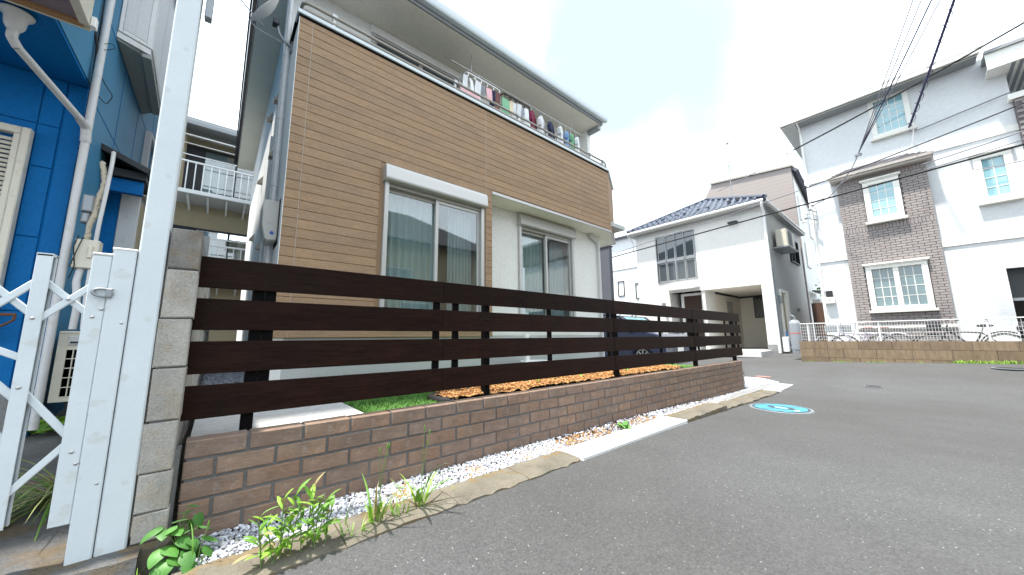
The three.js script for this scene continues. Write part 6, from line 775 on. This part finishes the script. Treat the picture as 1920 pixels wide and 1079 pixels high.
{ // broad-leaved weed at the foot of the block wall
  const r = rng(201), t = thing('broad_leaf_weed', 'broad-leaved green weed at the foot of the block wall', 'weed', [-0.045, 0.0, -2.235]); const gs = [leafGeo(0.1, 0.038, 0.5, 0.18, 'heart'), leafGeo(0.088, 0.035, 0.9, 0.25, 'heart')]; const stems = [];
  const L = [[-0.035, 0.14, 0.0, 0.4, 1.1], [0.02, 0.21, -0.03, 1.6, 1.2], [0.06, 0.17, -0.02, 0.9, 2.0], [-0.06, 0.09, 0.05, -0.6, 1.3], [0.0, 0.11, 0.04, 0.2, 1.5], [0.05, 0.09, 0.05, 0.6, 1.6], [0.09, 0.08, 0.02, 1.5, 1.4], [-0.08, 0.16, 0.0, -1.2, 1.2], [0.03, 0.06, 0.09, 0.1, 1.6], [-0.03, 0.05, 0.1, -0.3, 1.5], [0.1, 0.05, 0.06, 1.2, 1.7], [0.07, 0.13, 0.03, 2.2, 1.3], [-0.01, 0.17, 0.02, 3.4, 1.2], [-0.07, 0.04, 0.09, -0.9, 1.6], [0.04, 0.03, 0.11, 0.8, 1.6]];
  L.concat(L.map(([x, y, z, yaw, pitch]) => [x * 0.7 - 0.01, y * 0.8 + 0.02, z * 0.8 + 0.01, yaw + 1.3, pitch])).forEach(([x, y, z, yaw, pitch], i) => { x *= 0.82; stems.push(tube([[0, 0, 0], [x * 0.4, y * 0.6, z * 0.4], [x, y, z]], 0.002, 4, 6)); leafOn(t, gs[i % 2], i % 3 ? mLeafBroad : mLeafBroad2, [x, y, z], yaw + (r() - 0.5) * 0.5, pitch * 1.18 + 0.2, 0.62 + 0.3 * r(), (r() - 0.5) * 0.5); }); local('stems', stems, mStem, t);
}
function stalkWeed(x, z, n, hmax, seed, label, mat = mLeafLime) {
  const r = rng(seed), t = thing('stalk_weed', label, 'weed', [x, roadY(x, z) + 0.01, z]), gs = [leafGeo(0.062, 0.0085, 0.8, 0.3), leafGeo(0.08, 0.010, 1.0, 0.3), leafGeo(0.05, 0.009, 0.6, 0.3)], stems = [];
  for (let k = 0; k < n; k++) { const bx = (r() - 0.5) * 0.14, bz = (r() - 0.5) * 0.05, h = hmax * (0.5 + 0.5 * r()), lx = (r() - 0.5) * 0.08, lz = (r() - 0.4) * 0.06; stems.push(tube([[bx, 0, bz], [bx + lx * 0.4, h * 0.5, bz + lz * 0.4], [bx + lx, h, bz + lz]], 0.0022, 5, 8)); const m = Math.round(h / 0.022); for (let i = 1; i <= m; i++) { const f = i / m, e = Math.pow(f, 1.2); leafOn(t, gs[(r() * 3) | 0], r() < 0.12 ? mLeafDry : r() < 0.5 ? mat : mLeafMid, [bx + lx * f, h * f, bz + lz * f], i * 2.4 + r(), f > 0.9 ? 0.15 + 0.3 * r() : mix(0.95, 0.3, e) + 0.3 * (r() - 0.5), 0.75 + 0.6 * r()); } }
  local('stems', stems, mStem, t);
}
stalkWeed(0.27, -1.93, 8, 0.25, 211, 'bushy lime green weed leftmost along the kerb edge'); stalkWeed(0.43, -1.94, 7, 0.25, 212, 'upright lime green weed beside the leftmost bushy weed');
function grassWeed(x, z, n, hmax, seed, label, spread = 0.05, head = false, mat = mLeafLime, lean = 0.4) {
  const r = rng(seed), t = thing('grass_tuft', label, 'grass', [x, roadY(x, z) + 0.008, z]), gs = [leafGeo(0.2, 0.0055, 0.9, 0.25, 'grass'), leafGeo(0.16, 0.0065, 1.3, 0.25, 'grass'), leafGeo(0.12, 0.006, 0.6, 0.25, 'grass')];
  for (let k = 0; k < n; k++) { const h = hmax * (0.35 + 0.65 * r()), g = gs[(r() * 3) | 0], y0 = r() < 0.4 ? h * 0.35 * r() : 0; leafOn(t, g, r() < 0.15 ? mLeafDry : r() < 0.6 ? mat : mLeafMid, [(r() - 0.5) * spread, y0, (r() - 0.5) * spread * 0.6], r() * 6.3, lean * r(), h / 0.2); t.children[t.children.length - 1].name = 'blade'; }
  if (head) { const st = [], hd = []; for (let k = 0; k < head; k++) { const lx = (r() - 0.3) * 0.12, h = hmax * (1.0 + 0.3 * r()); st.push(tube([[0, 0, 0], [lx * 0.3, h * 0.6, 0.01], [lx, h, 0.02]], 0.0014, 4, 8)); const b = ball(0, 0, 0, 0.007, 0.6, 2.4, 0.6, 8); b.rotateZ(-lx * 3); b.translate(lx, h + 0.01, 0.02); hd.push(b); } local('stalks', st, mStem, t); local('seed_heads', hd, mLeafMid, t); }
}
grassWeed(0.60, -1.93, 16, 0.16, 221, 'low sprawling grass tuft right of the upright weed', 0.1, 0, mLeafLime, 1.0); grassWeed(0.72, -1.95, 20, 0.34, 222, 'tall broad-bladed grass tuft at the middle of the kerb weeds', 0.07, 3); grassWeed(0.84, -1.96, 16, 0.2, 223, 'short grass tuft between two taller tufts', 0.09, 0); grassWeed(0.97, -1.97, 20, 0.33, 224, 'tall thin grass tuft rightmost of the kerb weeds', 0.07, 3);
grassWeed(0.02, -2.12, 5, 0.14, 225, 'thin grass with a single seed head beside the broad-leaved weed', 0.05, 1); grassWeed(-0.12, -2.14, 6, 0.09, 226, 'small grass tuft below the block wall footing', 0.1, 0); grassWeed(1.22, -2.02, 4, 0.07, 227, 'tiny grass sprout on the kerb stone', 0.02, 0);
{ const t = thing('rosette_weed', 'small dark green rosette weed on the gravel by the white slab', 'weed', [3.35, 0.0, -2.14]), g = leafGeo(0.11, 0.02, 0.7, 0.3), r = rng(231); for (let k = 0; k < 16; k++) leafOn(t, g, k % 2 ? mLeafBroad2 : mLeafMid, [(r() - 0.5) * 0.06, 0, (r() - 0.5) * 0.05], k * 0.9 + r(), 0.5 + 0.9 * r(), 0.7 + 0.5 * r()); }
{ const t = thing('sedge_tuft', 'long yellow green sedge drooping on the yard behind the gate', 'grass', [-0.53, 0.15, -2.95]), g = leafGeo(0.42, 0.0055, 1.1, 0.2, 'grass'), r = rng(241); for (let k = 0; k < 110; k++) { leafOn(t, g, r() < 0.25 ? mLeafDry : r() < 0.5 ? mGrassYel : mLeafMid, [(r() - 0.5) * 0.07, 0, (r() - 0.5) * 0.07], -1.2 + (r() - 0.5) * 2.6, 0.45 + 0.75 * r(), 0.6 + 0.65 * r()); t.children[k].name = 'blade'; } }
{ const t = thing('leafy_weed', 'green leafy weed under the outdoor air conditioner', 'weed', [-0.86, 0.31, -4.12]), g = leafGeo(0.13, 0.022, 0.7, 0.3), r = rng(251); for (let k = 0; k < 34; k++) leafOn(t, g, k % 2 ? mLeafMid : mLeafLime, [(r() - 0.5) * 0.22, 0.06 * r(), (r() - 0.5) * 0.14], r() * 6.3, 0.5 + 0.8 * r(), 0.7 + 0.5 * r()); }
[[2.6, 'first small green sprout from the left in the orange bed'], [2.95, 'second small green sprout in the orange bed'], [3.3, 'third small green sprout in the orange bed'], [4.3, 'rightmost small green sprout in the orange bed']].forEach(([x, label], i) => { const t = thing('bed_sprout', label, 'sprout', [x, 0.48, -2.66]), g = leafGeo(0.09, 0.006, 0.8, 0.25), r = rng(261 + i); for (let k = 0; k < 7; k++) leafOn(t, g, mLeafLime, [(r() - 0.5) * 0.03, 0, (r() - 0.5) * 0.03], r() * 6.3, 0.2 + 0.7 * r(), 0.6 + 0.6 * r()); });

scene.traverse((o) => { if (o.isMesh) { o.castShadow = true; o.receiveShadow = true; } });
renderer.render(scene, camera);
